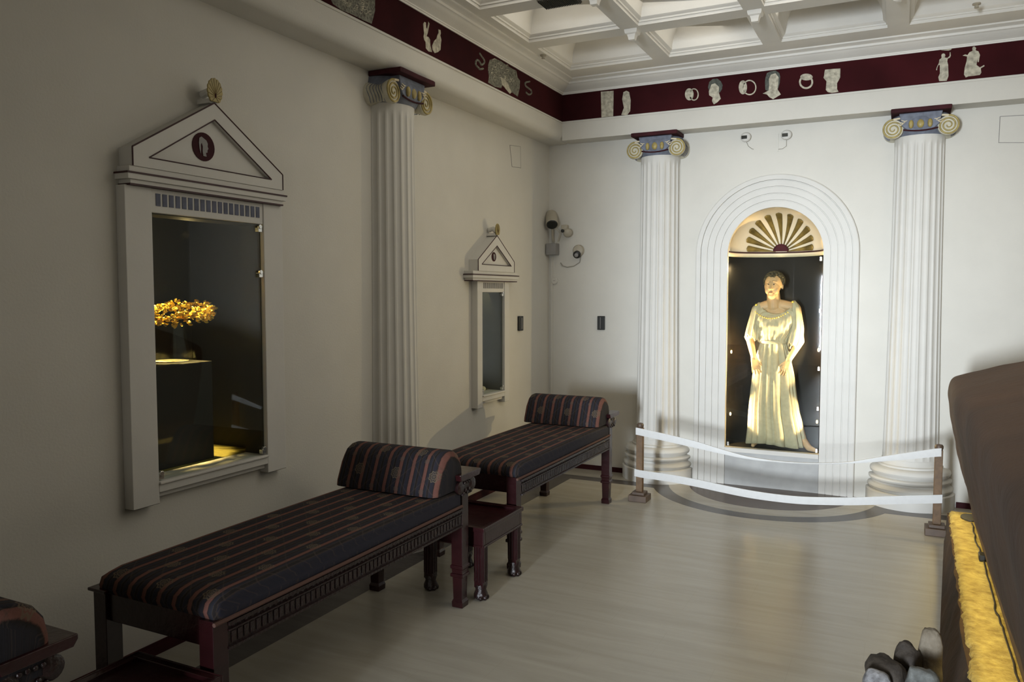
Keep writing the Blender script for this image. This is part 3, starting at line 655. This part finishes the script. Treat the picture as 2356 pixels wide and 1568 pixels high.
# contents of the cases
ped=MB().box(-.46,-.16,-.36,0,0,.52)
o=ped.build('pedestal',M['caseblk'],None,bevel=.003); o.location=(0,-4.09,.824); tag(o,'black block pedestal standing inside the large wall case','pedestal')
o=MB().lathe([(0,0),(.088,0),(.088,.006),(0,.006)],(0,0,0),32).build('round_plate',M['cream'],None); o.location=(-.31,-4.225,1.3445); tag(o,'pale round plate on the black pedestal in the large case','plate')
st=empty('wreath_stand',(-.31,-4.20,1.351),label='clear acrylic stand under the gold wreath',cat='stand')
MB().loft([[(sx*.075,sy*.075,0) for sx,sy in((-1,-1),(1,-1),(1,1),(-1,1))],[(sx*.05,sy*.05,.20) for sx,sy in((-1,-1),(1,-1),(1,1),(-1,1))]]).build('acrylic_block',M['acrylic'],st)
wr=empty('gold_wreath',(-.31,-4.17,1.60),label='bright gold leaf wreath displayed in the large wall case',cat='wreath'); wr.scale=(1,1,.82); wr.rotation_euler=(math.radians(8),math.radians(5),.3)
MB().tube([(.15*math.cos(2*PI*i/48),.175*math.sin(2*PI*i/48),0) for i in range(49)],.005,8).build('hoop',M['goldmetal'],wr,smooth=True)
lf=MB(); ac=MB()
for k in range(420):
    a=2*PI*random.random(); r=1+random.uniform(-.08,.08); c=Vector((.15*r*math.cos(a),.172*r*math.sin(a),random.uniform(-.032,.034)))
    d=Vector((random.gauss(0,1)-math.sin(a)*.7+math.cos(a)*.7,random.gauss(0,1)+math.cos(a)*.7+math.sin(a)*.7,random.gauss(.15,.8))).normalized(); nn=d.orthogonal().normalized(); nn=Matrix.Rotation(random.random()*6,3,d)@nn; sd=d.cross(nn)
    L=random.uniform(.020,.036); W=L*.32; P=[c]
    left=[];rt=[]
    for j,(u,w) in enumerate(((.12,.3),(.25,.8),(.38,.6),(.52,1),(.66,.7),(.8,.75),(.92,.35))):
        q=c+d*L*u+nn*(.012*math.sin(u*2.6)); left.append(q+sd*W*w-nn*.003); rt.append(q-sd*W*w-nn*.003)
    tip=c+d*L+nn*.006; mid=[c+d*L*u+nn*(.012*math.sin(u*2.6)+.003) for u in(.12,.25,.38,.52,.66,.8,.92)]
    n0=lf.add([c]+left+mid+rt+[tip],[(0,8,1),(0,15,8)]+[(1+j,8+j,9+j,2+j) for j in range(6)]+[(8+j,15+j,16+j,9+j) for j in range(6)]+[(7,14,22),(14,21,22)])
lf.build('leaves',M['goldmetal'],wr,smooth=60,fix=False)
for k in range(26):
    a=2*PI*k/26; MB().ell((.152*math.cos(a),.178*math.sin(a),random.uniform(-.03,.04)),(.007,.007,.010),8,6).build('acorn',M['goldmetal'],wr,smooth=True)
frag=['pale rounded fragment on the floor of the small wall case','pale flat shard at the left inside the small wall case','pale small shard lying near the back of the small wall case','tiny white disc held up at the left edge of the small wall case']
for i,(x,y,z,sx,sy,sz) in enumerate([(-.09,-1.20,.862,.024,.03,.024),(-.12,-1.335,.862,.03,.035,.014),(-.20,-1.255,.862,.02,.03,.018)]):
    mb=MB(); mb.ell((0,0,sz),(sx,sy,sz),12,8); o=mb.build('pottery_fragment',M['cream'],None,smooth=True); o.location=(x,y,z)
    o.data.vertices[3].co*=1.05; tag(o,frag[i],'fragment','fragments in the small case')
o=MB().cyl((0,0,0),.026,.012).cyl((0,0,-.262),.004,.262).build('small_stand',M['cream'],None); o.location=(-.09,-1.46,1.124); tag(o,frag[3],'stand')
# ------------------------------------------------------------------ couches
def leg_geo(mb,cx,cy,top,w=.034):
    def bx(h,z0,z1): mb.box(cx-h,cx+h,cy-h,cy+h,z0,z1)
    mb.loft([[(cx+sx*h,cy+sy*h,z) for sx,sy in((-1,-1),(1,-1),(1,1),(-1,1))] for h,z in((w*.95,0),(w*1.0,.03),(w*.80,.045),(w*.88,.165),(w*1.15,.170),(w*1.15,.186),(w*.95,.190),(w*.98,.212),(w*1.15,.216),(w*1.15,.232),(w,.236),(w,top))])
def rounded_profile_solid(prof,x0,x1,r,mat,name,parent,n=5,keep=False,uo=0):
    """profile (y,z) extruded along x with rounded ends; u=x, v=arc length"""
    cy=sum(p[0] for p in prof)/len(prof); cz=sum(p[1] for p in prof)/len(prof)
    arc=[0]
    for a,b_ in zip(prof,prof[1:]+prof[:1]): arc.append(arc[-1]+math.hypot(b_[0]-a[0],b_[1]-a[1]))
    P=prof+[prof[0]]; mb=MB(); R=[];uv=[]
    H=max(abs(p[1]-cz) for p in prof)
    secs=[]
    for k in range(n,-1,-1):
        secs.append((x0+r*(1-math.sin(PI/2*k/n)), r*(1-math.cos(PI/2*k/n))))
    secs+=[(x0+(x1-x0)*j/6,0) for j in range(1,6)]
    for k in range(0,n+1):
        secs.append((x1-r*(1-math.sin(PI/2*k/n)),r*(1-math.cos(PI/2*k/n))))
    for x,ins in secs:
        for (y,z),a in zip(P,arc):
            dy,dz=y-cy,z-cz; l=math.hypot(dy,dz)
            # inset by fixed distance from each side
            yy=cy+math.copysign(max(0,abs(dy)-ins),dy); zz=cz+math.copysign(max(0,abs(dz)-(ins if (dz>0 or not keep) else 0)),dz)
            R.append((x,yy,zz)); uv.append((x+uo,a))
    m_=len(P); fs=[]
    for k in range(len(secs)-1):
        for i in range(m_-1): fs.append((k*m_+i,(k+1)*m_+i,(k+1)*m_+i+1,k*m_+i+1))
    fs.append(tuple(range(m_-1))); fs.append(tuple((len(secs)-1)*m_+i for i in range(m_-2,-1,-1)))
    mb.add(R,fs)
    return mb.build(name,mat,parent,smooth=50,uvf=lambda i:uv[i])
def make_couch():
    t=empty('couch')
    for x,y,top in((-.275,.035,.585),(.275,.035,.575),(-.275,1.745,.625),(.275,1.745,.625)):
        mb=MB(); leg_geo(mb,x,y,top); mb.build('leg',M['wood'],t,bevel=.002)
    MB().box(-.325,-.228,-.012,.082,.585,.597).build('post_cap',M['wood'],t,bevel=.003)
    for s in(-1,1):
        r=MB(); x0,x1=sorted((s*.305,s*.275)); r.box(x0,x1,.07,1.71,.452,.552); 
        x2,x3=sorted((s*.305,s*.315)); r.box(x2,x3,.07,1.71,.538,.552); r.box(x2,x3,.07,1.71,.452,.462); r.box(x2,x3,.07,1.71,.520,.525)
        ro=r.build('side_rail',M['carve'],t)
        if s>0:
            cv=MB()
            for k in range(54):
                y=.095+1.59*k/53; cv.box(.305,.3085,y-.010,y+.010,.472,.512); cv.ell((.306,y,.531),(.004,.008,.005),6,4)
            cv.build('carved_band',M['carve'],ro)['label']='row of carved blocks'
    MB().box(-.24,.24,.015,.05,.474,.580).build('end_rail',M['wood'],t,bevel=.003)
    MB().box(-.24,.24,1.73,1.765,.452,.66).build('headboard',M['wood'],t,bevel=.003)
    for s in(-1,1):
        c=MB(); c.box(s*.275-.045,s*.275+.045,1.70,1.79,.622,.708)
        for dy in(-.062,.062):
            c.lathe([(.0,-.05),(.026,-.05),(.036,-.044),(.036,-.03),(.028,-.02),(.028,.02),(.036,.03),(.036,.044),(.026,.05),(0,.05)],(s*.275,1.745+dy,.668),16,ax='x')
        for k in range(5): c.ell((s*.275+.048*(1 if s>0 else -1),1.705+.02*k,.635+.014*(k%2)),(.006,.009,.010),8,6)
        for k in range(4): c.ell((s*.275+.05*(1 if s>0 else -1),1.712+.022*k,.69),(.006,.008,.008),8,6)
        c.build('carved_capital',M['carve'],t,smooth=40)
    sh=MB(); sh.prism([(0,1.66,.708),(0,1.86,.708),(0,1.875,.728),(0,1.875,.742),(0,1.65,.742)],(.68,0,0)); sh.v=[(x-.345,y,z) for x,y,z in sh.v]; sh.build('head_shelf',M['wood'],t,bevel=.003)
    prof=[(1.64,.562),(.045,.562),(.016,.575),(.006,.60),(.016,.628),(.045,.646)]+[(.1+ .16*k,.656+.004*math.sin(PI*k/9)) for k in range(10)]+[(1.66,.652),(1.70,.64),(1.70,.562)]
    rounded_profile_solid(prof,-.296,.315,.022,M['fabric'],'mattress',t,uo=.045)
    MB().tube([(.315,-.0,.566),(.318,.8,.566),(.315,1.70,.566)],.008,8).build('piping',M['fabric'],t)
    return t
def bolster_geo():
    prof=[(-.15,0),(-.145,.03),(-.105,.12),(-.085,.165),(-.06,.195),(-.02,.213),(.03,.216),(.075,.207),(.11,.185),(.135,.15),(.145,.10),(.148,0)]
    return rounded_profile_solid(prof,-.325,.325,.045,M['fabric'],'bolster',None,keep=True)
cg='carved couches along the left wall'
ca=make_couch(); ca.location=(.722,-5.22,0); tag(ca,'long dark wood couch with striped mattress under the large wall case','couch',cg)
cb=copy_tree(ca); cb.location=(.722,-2.845,0); cb['label']='far dark wood couch below the small wall case, reaching the corner'
cc=copy_tree(ca); cc.location=(.722,-7.60,0); cc['label']='nearest couch, only its head end showing in the bottom left corner'
bo=bolster_geo(); bo.location=(.7,-3.615,.662); tag(bo,'striped bolster at the head of the long front couch','bolster','striped bolsters on the couches')
bo2=bo.copy(); COL.objects.link(bo2); bo2.location=(.7,-1.24,.662); bo2['label']='striped bolster on the far couch beneath the small wall case'
bo3=bo.copy(); COL.objects.link(bo3); bo3.location=(.72,-5.93,.662); bo3['label']='striped bolster cut off at the lower left edge'
def make_stool():
    t=empty('side_table')
    top=MB().box(-.19,.19,-.235,.235,.375,.395); top.build('tabletop',M['wood'],t)
    r=MB()
    for a in((-.2,.2,-.245,-.218),(-.2,.2,.218,.245),(-.2,-.173,-.218,.218),(.173,.2,-.218,.218)):
        r.box(*a,.30,.41)
    r.box(-.208,.208,-.253,-.245,.388,.412); r.box(-.208,.208,.245,.253,.388,.412); r.box(.2,.208,-.245,.245,.388,.412); r.box(-.208,-.2,-.245,.245,.388,.412)
    r.box(.2,.205,-.245,.245,.30,.312); r.box(-.2,.2,-.25,-.245,.30,.312)
    r.build('apron',M['wood'],t,bevel=.003)
    for sx in(-1,1):
        for sy in(-1,1):
            cx,cy=sx*.165,sy*.21; m_=MB()
            m_.box(cx-.028,cx+.028,cy-.028,cy+.028,.07,.31)
            for k in(-1,0,1):
                m_.box(cx+k*.017-.005,cx+k*.017+.005,cy-.033,cy+.033,.10,.30); m_.box(cx-.033,cx+.033,cy+k*.017-.005,cy+k*.017+.005,.10,.30)
            lg=m_.build('leg',M['wood'],t,bevel=.002)
            p=MB(); p.lathe([(.026,.0),(.040,.012),(.040,.03),(.030,.055),(.036,.075),(.032,.085),(0,.085)],(cx,cy,0),12)
            for k in range(4): 
                q=-1.1+.73*k; p.ell((cx+.036*math.cos(q),cy+.036*math.sin(q),.014),(.012,.012,.014),8,6)
            p.build('paw_foot',M['carve'],lg,smooth=40)
    return t
sa=make_stool(); sa.location=(.885,-3.125,0); tag(sa,'small dark wood table with paw feet between the two long couches','side table','paw-footed tables between the couches')
sb=copy_tree(sa); sb.location=(.885,-5.49,0); sb['label']='dark low table at the foot of the front couch, mostly hidden'
# ------------------------------------------------------------------ barrier posts and straps
def make_post():
    t=empty('barrier_post')
    MB().box(-.026,.026,-.026,.026,.075,.602).build('post',M['postwood'],t,bevel=.004)
    b_=MB(); b_.box(-.075,.075,-.075,.075,0,.052); b_.box(-.052,.052,-.052,.052,.052,.076); b_.build('foot_block',M['postbase'],t,bevel=.004)
    MB().lathe([(.0,.60),(.022,.60),(.028,.612),(.029,.628),(.022,.64),(0,.645)],(0,0,0),12).build('cap_knob',M['postbase'],t,smooth=40)
    return t
p1=make_post(); p1.location=(1.215,-.90,0); tag(p1,'short wooden barrier post left of the niche, by the far couch','barrier post','wooden barrier posts')
p2=copy_tree(p1); p2.location=(3.375,-.86,0); p2['label']='short wooden barrier post right of the niche, by the earth wall'
def strap(pts,width,name,label,tw=None):
    """pts: (px,py) along the strap centre, hanging in the vertical plane of the posts"""
    P=[]
    for i,(px,py) in enumerate(pts):
        y=-.934+.04*(px-1468)/(2160-1468); P.append(at(px,py,'y',y-.0))
    rings=[]; n=len(P)
    # resample
    Q=[]; Wd=[]
    for i in range(n-1):
        for k in range(8):
            u=k/8; p0,p1,p2,p3=P[max(i-1,0)],P[i],P[i+1],P[min(i+2,n-1)]
            q=.5*((2*p1)+(p2-p0)*u+(2*p0-5*p1+4*p2-p3)*u*u+(3*p1-p0-3*p2+p3)*u**3); Q.append(q); Wd.append(width[i]*(1-u)+width[i+1]*u)
    Q.append(P[-1]); Wd.append(width[-1])
    for i,(q,w) in enumerate(zip(Q,Wd)):
        th=.0035+ .006*max(0,1-w/.055)
        rings.append([q+Vector((0,-th,-w/2)),q+Vector((0,-th*1.4,0)),q+Vector((0,-th,w/2)),q+Vector((0,th,w/2)),q+Vector((0,th,-w/2))])
    o=MB().loft(rings).build(name,M['strap'],None,smooth=50); tag(o,label,'barrier strap','white barrier straps'); return o
strap([(1463,991),(1478,994),(1540,1008),(1600,1022),(1660,1038),(1720,1052),(1780,1060),(1840,1064.5),(1900,1065.5),(1960,1063),(2030,1055),(2100,1047),(2150,1041),(2166,1040)],[.058,.058,.058,.054,.036,.020,.012,.010,.010,.014,.036,.052,.058,.058],'barrier_strap','upper white strap, twisted thin in the middle, across the niche')
strap([(1460,1086),(1478,1090),(1540,1099),(1600,1110),(1660,1123),(1720,1135),(1780,1144),(1840,1150),(1900,1152),(1960,1152.5),(2030,1150.5),(2100,1148.5),(2150,1147.5),(2168,1147)],[.060]*6+[.058]*4+[.06]*4,'barrier_strap','lower flat white strap across the niche, near the floor')
# ------------------------------------------------------------------ wall fittings
def fit(o,l,c,g=None): return tag(o,l,c,g)
o=MB().box(0,.022,-.04,.04,-.066,.066).build('wall_sensor',M['black'],None,bevel=.004); o.location=(0.0,-.665,1.43)
MB().box(.022,.026,-.006,.006,-.05,.05).build('ridge',M['greybox'],o); fit(o,'black wall box on the left wall beside the small case','wall box','black wall boxes near the corner')
o=MB().box(-.036,.036,-.022,0,-.066,.066).build('wall_sensor',M['black'],None,bevel=.004); o.location=(.548,0,1.421)
MB().box(-.006,-.002,-.026,-.022,-.055,.055).build('ridge',M['greybox'],o); fit(o,'black wall box on the back wall between corner and left column','wall box','black wall boxes near the corner')
# corner spotlight
sp=empty('spotlight',(.05,-.06,2.2),label='round black-faced spotlight high in the corner above its grey box',cat='spotlight')
d=Vector((.30,-.55,-.65)).normalized()
def disc(mb,c,d,prof,seg=24):
    d=Vector(d).normalized(); n=d.orthogonal().normalized(); b_=d.cross(n)
    mb.loft([[Vector(c)+d*h+(n*math.cos(2*PI*i/seg)+b_*math.sin(2*PI*i/seg))*r for i in range(seg)] for r,h in prof])
mb=MB(); disc(mb,(0,0,.235),d,[(.02,-.06),(.05,-.05),(.058,0),(.06,.10),(.056,.104)]); mb.build('housing',M['beigeplastic'],sp,smooth=40)
mb=MB(); disc(mb,(0,0,.235),d,[(.055,.104),(.050,.112),(.0,.112)]); mb.build('lens',M['dkglass'],sp,smooth=40)
MB().tube([(0,.05,.0),(0,.03,.06),(.01,0,.12),(0,0,.20)],.012,8).tube([(.03,-.03,.16),(.09,.0,.08),(.06,.02,.0)],.004,6).build('bracket',M['beigeplastic'],sp)
o=MB().box(-.05,.05,-.05,.05,-.055,.055).build('junction_box',M['greybox'],None,bevel=.004); o.location=(.06,-.05,2.128); fit(o,'grey junction box in the corner below the spotlight','junction box')
o=MB().box(-.010,.010,-.012,0,0,2.06).build('cable_duct',M['plaster'],None); o.location=(.035,0,0); fit(o,'thin white cable duct running down from the grey box','cable duct')
sc=empty('security_camera',(.19,0,2.31),label='small beige wall camera right of the corner spotlight',cat='camera')
mb=MB(); mb.box(-.04,.02,-.06,0,-.01,.05); mb.build('mount',M['beigeplastic'],sc,bevel=.006)
mb=MB(); disc(mb,(.03,-.06,-.03),(.25,-.9,-.3),[(.0,-.03),(.03,-.028),(.042,-.01),(.042,.01),(.03,.02),(0,.022)]); mb.build('dome',M['beigeplastic'],sc,smooth=50)
MB().ell((-.008,-.095,-.012),(.017,.017,.017),12,8).build('lens',M['black'],sc,smooth=True)
sc=empty('siren_lamp',(.315,0,2.09),label='round wall device with dark ring and hanging cable, near corner',cat='wall device')
mb=MB(); disc(mb,(0,0,.02),(.1,-1,.1),[(.0,0),(.055,0),(.055,.03),(.045,.045),(.0,.05)]); mb.build('backplate',M['beigeplastic'],sc,smooth=50)
mb=MB(); disc(mb,(.0,-.05,-.015),(.1,-1,-.3),[(.0,0),(.036,0),(.036,.02),(.022,.03)]); mb.build('dark_ring',M['black'],sc,smooth=50)
mb=MB(); disc(mb,(.003,-.078,-.024),(.1,-1,-.3),[(.0,0),(.02,0),(.017,.012),(0,.016)]); mb.build('lens',M['greybox'],sc,smooth=50)
MB().tube([(.02,-.006,-.03),(.01,-.006,-.09),(-.05,-.006,-.125),(-.12,-.006,-.135),(-.17,-.006,-.12),(-.19,-.006,-.09)],.004,6).build('cable',M['wire'],sc)
o=MB().lathe([(0,0),(.035,0),(.035,-.012),(.028,-.018),(0,-.018)],(0,0,0),24,ax='y').build('round_cover_plate',M['plaster'],None,smooth=40); o.location=(.062,0,1.825); MB().box(-.01,.012,-.020,-.018,-.002,.002).build('slot',M['greybox'],o); fit(o,'round white cover plate low in the corner beside the duct','cover plate')
for i,(x,z,l) in enumerate(((1.862,3.05,'left one of two white detectors high above the arch'),(2.197,3.04,'right one of two white detectors high above the arch'))):
    e=empty('motion_detector',(x,0,z),label=l,cat='detector',group='detectors above the arch')
    MB().ell((0,-.022,0),(.045,.028,.042),16,10).build('housing',M['white'],e,smooth=True)
    MB().box(-.032,.016,-.054,-.036,-.018,.010).build('dark_window',M['dkglass'],e,bevel=.003)
    s=1 if i==0 else -1
    MB().tube([(.005*s,-.005,-.04),(.02*s,-.004,-.075),(.05*s,-.004,-.10),(.065*s,-.004,-.105)] if i==0 else [(.0,-.005,-.04),(0,-.004,-.09),(-.03,-.004,-.11),(-.068,-.004,-.112)],.0022,6).build('cable',M['wire'],e)
    if i: MB().box(-.073,-.065,-.006,0,-.13,.02).build('cable_duct',M['plaster'],e)
def hatch(pts,ax,label):
    mb=MB(); P=[at(x,y,ax,.001 if ax=='x' else -.001) for x,y in pts]; P.append(P[0]); mb.tube(P,.0028,6)
    e=Vector((.0006,0,0)) if ax=='x' else Vector((0,-.0006,0)); 
    o=MB().prism([p-e for p in P[:-1]],e*3).build('access_panel',M['plaster'],None); mb.build('edge_gap',M['greybox'],o); tag(o,label,'access panel','flush wall access panels')
hatch([(1173,334),(1197,337),(1198,386),(1178,383)],'x','small flush access panel on the left wall above the small case')
hatch([(2301,268),(2356,265),(2372,264),(2370,328),(2298,328)],'y','flush access panel on the back wall right of the right capital')
o=MB()
o.box(-.13,.13,-.08,.08,-.012,0)
for k in range(22): o.box(-.125+.0117*k,-.121+.0117*k,-.076,.076,-.020,-.012)
o=o.build('ceiling_vent',M['vent'],None); o.location=(1.015,-2.16,ZB); tag(o,'dark slatted vent on the ceiling beam at the top edge','vent')
for (px,py,l) in ((1243,131,'small round detector on the ceiling edge above the left frieze'),(2247,12,'small round detector on the ceiling near the top right')):
    p=at(px,py,'z',ZB-.012) 
    if px<2000: p=Vector((.425,-1.10,ZB-.012))
    else: p=at(px,py,'z',ZB-.012); p=Vector((p.x,p.y,ZB))
    o=MB().lathe([(0,-.03),(.014,-.03),(.012,-.012),(.026,-.008),(.026,0),(0,0)],(0,0,0),16).build('ceiling_detector',M['beigeplastic'],None,smooth=40); o.location=(p.x,p.y,ZB); tag(o,l,'detector','small ceiling detectors')
# ------------------------------------------------------------------ earth bank with golden strip, big stone
def rough(o,s,scale,seed=0,sub=0):
    import mathutils
    for v in o.data.vertices:
        n=mathutils.noise.noise_vector(v.co*scale+Vector((seed,0,0))); v.co+=n*s
YS=[-1.16,-1.4,-1.7,-2.0,-2.3,-2.6,-2.9,-3.2,-3.5,-3.8,-4.1,-5.9]
def xbase(y): return 3.418-(-.98-y)*.050
def xtop(y): return 3.425+.0-(max(0,-1.2-y))*.016
import mathutils
bank=empty('earth_bank',(3.7,-2.7,0),label='low brown earth bank with a golden lit top, right foreground',cat='earth bank'); bl=bank.location
sub=[YS[0]+(YS[-1]-YS[0])*k/320 for k in range(321)]
mb=MB(); rings=[]
for y in sub:
    rings.append([(xbase(y)-bl.x+ .0,y-bl.y,0)]+[(xbase(y)+(xtop(y)-xbase(y))*(z/.235)+.016*mathutils.noise.noise(Vector((y*6,z*14,7)))-bl.x,y-bl.y,z) for z in(.04,.09,.14,.19,.235)]+[(4.6-bl.x,y-bl.y,.235),(4.6-bl.x,y-bl.y,0)])
mb.loft(rings).build('side_face',M['mudwall'],bank,smooth=50)
mb=MB(); rings=[]
for y in sub:
    N_=mathutils.noise.noise; j=.014*N_(Vector((y*5,0,3)))+.010*N_(Vector((y*19,0,1)))+.005*N_(Vector((y*60,0,1)))
    xs_=[xtop(y)+.006+j]+[xtop(y)+.02+j+ (4.6-xtop(y)-.05)*u for u in(0,.03,.06,.09,.12,.2,.5,1)]
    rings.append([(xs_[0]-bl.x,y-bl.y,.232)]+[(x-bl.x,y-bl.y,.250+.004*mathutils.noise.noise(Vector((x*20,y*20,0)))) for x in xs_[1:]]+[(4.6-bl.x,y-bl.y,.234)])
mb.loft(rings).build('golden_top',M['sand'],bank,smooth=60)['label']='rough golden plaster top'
pts=[(2237,1203),(2246,1245),(2262,1275),(2275,1330),(2290,1400),(2310,1450),(2345,1568)]
P=[at(x,y,'z',.256) for x,y in pts]
for p in P: p.x=min(p.x,3.548); Q=[]
for a,b_ in zip(P,P[1:]):
    for k in range(6): Q.append(a.lerp(b_,k/6)+Vector((random.uniform(-.004,.004),0,0)))
Q.append(P[-1])
cw=empty('black_cable',(0,0,0),label='thin black cable with a small clip lying on the golden strip',cat='cable')
MB().tube(Q,.0045,6).build('wire',M['blackwire'],cw)
p=at(2258,1282,'z',.262); MB().box(p.x-.014,p.x+.016,p.y-.035,p.y+.035,.252,.285).build('clip',M['black'],cw,bevel=.004)
p=at(2232,1191,'z',.253); o=MB().lathe([(0,0),(.055,0),(.055,.006),(0,.008)],(0,0,0),20,sy=1.6).build('flat_dark_disc',M['vent'],None); o.location=(p.x,p.y,.253); tag(o,'flat dark oval piece at the far end of the golden strip','disc')
# big stone - leaning left face, mounded top, stands on the bank
prof=[(3.562,.253),(3.545,.33),(3.512,.45),(3.480,.60),(3.447,.76),(3.425,.90),(3.405,1.00),(3.398,1.06),(3.400,1.115),(3.418,1.150),(3.46,1.172),(3.58,1.208),(3.72,1.250),(3.82,1.278),(3.95,1.31),(4.25,1.37),(4.55,1.38),(4.6,.253)]
for _ in range(2):
    q=[prof[0]]
    for a,b_ in zip(prof,prof[1:]): q+=[(a[0]*.75+b_[0]*.25,a[1]*.75+b_[1]*.25),(a[0]*.25+b_[0]*.75,a[1]*.25+b_[1]*.75)]
    prof=q+[prof[-1]]
import mathutils
st=[]; 
for k in range(86):
    y=-1.28-(5.9-1.28)*k/85; u=k/85; e=.0
    rr=[]
    for x,z in prof:
        f=1-.0*u
        nn=mathutils.noise.noise(Vector((x*3,y*2.2,z*4)))*.014+mathutils.noise.noise(Vector((x*9,y*7,z*11)))*.005; g=min(1,max(0,(z-.27)*6)); rr.append((x+nn*g-4.0,y+2.5,(z-.253)+nn*g))
    st.append(rr)
mb=MB(); mb.loft(st); o=mb.build('big_stone',M['stone'],None,smooth=60); o.location=(4.0,-2.5,.2545); tag(o,'huge dark brown stone leaning over the golden strip at the right edge','stone')
# rocks on the floor
def rock(pxc,pyc,w,h,yy,mat,name,label,seed):
    c=at(pxc,pyc,'y',yy); w*=1.15; topz=at(pxc,pyc-h/2,'y',yy).z; sc=(yy-CAM.y)/F_PX*1.02
    rx,rz=w/2*sc,topz/2*.98; c.z=rz*.97
    mb=MB(); mb.ell((0,0,0),(rx,rx*.9,rz),22,16); o=mb.build(name,mat,None,smooth=50)
    import mathutils
    for v in o.data.vertices:
        q=Vector((v.co.x/rx,v.co.y/(rx*.9),v.co.z/rz)); n4=(abs(q.x)**4+abs(q.y)**4+abs(q.z)**4)**.25; v.co*=(q.length/max(n4,1e-6))*.88
    rnd=random.Random(seed*11); pl=[]
    for _ in range(16):
        d=Vector((rnd.gauss(0,1),rnd.gauss(0,1),rnd.gauss(0,1))).normalized(); pl.append((d,rnd.uniform(.80,1.05)))
    for v in o.data.vertices:
        q=Vector((v.co.x/rx,v.co.y/(rx*.9),v.co.z/rz))
        for d,h in pl:
            k=q.dot(d)
            if k>h and v.co.z>-rz*.5: v.co*=(.15+.85*h/k)
    for v in o.data.vertices:
        n=mathutils.noise.noise(v.co*14+Vector((seed*3.1,0,0))); n2=mathutils.noise.noise(v.co*45+Vector((seed,5,0)))
        q=v.co.normalized(); v.co+=q*(n*.16*min(rx,rz)+n2*.07*min(rx,rz))
    o.location=c; tag(o,label,'rock','rocks piled beside the earth bank'); return o
rock(2140,1480,46,110,-3.66,M['rockb'],'rock','beige upright rock against the bank, topmost of the pile',1)
rock(2090,1500,52,84,-3.70,M['rockd'],'rock','dark rounded rock left of the beige one',2)
rock(2050,1532,100,66,-3.80,M['rockd'],'rock','broad dark rock in the middle of the pile',3)
rock(2122,1556,70,78,-3.90,M['rockg'],'rock','grey squarish rock at the bottom, next to the bank',4)
rock(2018,1566,58,76,-3.92,M['rockw'],'rock','white-flecked rock at the lower left of the pile',5)
# ------------------------------------------------------------------ lights
def light(kind,name,loc,energy,color,tgt=None,**k):
    l=bpy.data.lights.new(name,kind); l.energy=energy; l.color=color
    for a,v in k.items(): setattr(l,a,v)
    o=bpy.data.objects.new(name,l); COL.objects.link(o); o.location=loc
    if tgt is not None:
        o.rotation_euler=(Vector(tgt)-Vector(loc)).to_track_quat('-Z','Y').to_euler()
    return o
light('AREA','doorway_daylight',(1.75,-12.3,1.25),60,(.84,.92,1.0),(2.45,0,1.35),shape='RECTANGLE',size=.62,size_y=1.7,spread=math.radians(34))
light('AREA','room_fill',(2.3,-2.6,3.6),38,(1.0,.94,.82),(1.9,-2.3,0),shape='RECTANGLE',size=2.5,size_y=4.5)  # added ambient fill below the ceiling, no fixture there
light('AREA','hall_fill',(3.6,-12.0,1.0),27,(1,.95,.86),(.6,-1.5,2.6),shape='RECTANGLE',size=2.4,size_y=1.6)  # added low fill from behind the camera, lifts left wall and ceiling
light('AREA','side_fill',(4.95,-2.1,2.75),13,(1,.91,.74),(0,-2.1,1.6),shape='RECTANGLE',size=1.2,size_y=1.1)  # added warm fill from the right
for s_,z,e in((1,1.22,56),(-1,1.18,60),(-1,.62,44),(1,.60,20)):
    light('SPOT','niche_lamp',(NX+s_*.362,.06,z),e,(1,.73,.38),(NX-s_*.9,.20,z+.12),shadow_soft_size=.015,spot_size=math.radians(128 if z>1 else 84),spot_blend=.25)
for s_ in(-1,1): light('POINT','shell_fill',(NX+s_*.355,.07,1.93),1.5,(1,.74,.38),shadow_soft_size=.015)  # hidden points added to brighten the half dome and petals
light('SPOT','case_lamp',(-.25,-4.15,2.14),240,(1,.70,.25),(-.31,-4.18,1.6),spot_size=math.radians(38),spot_blend=.5,shadow_soft_size=.02)
light('POINT','case_lamp',(-.20,-4.20,2.0),.55,(1,.72,.3),shadow_soft_size=.02)
light('POINT','small_case_lamp',(-.12,-1.2,1.77),1.3,(1,.82,.45),shadow_soft_size=.02)
light('AREA','strip_lamp',(3.475,-3.4,.43),4.3,(1,.78,.27),(3.475,-3.4,0),shape='RECTANGLE',size=.03,size_y=4.4,spread=math.radians(120))
w=bpy.data.worlds.new('world'); S.world=w; w.use_nodes=True; w.node_tree.nodes['Background'].inputs[0].default_value=(.5,.5,.45,1); w.node_tree.nodes['Background'].inputs[1].default_value=.02
S.view_settings.view_transform='Standard'; S.view_settings.look='None'; S.view_settings.gamma=1; S.view_settings.exposure=.12
try: S.view_settings.use_curve_mapping=False
except Exception: pass
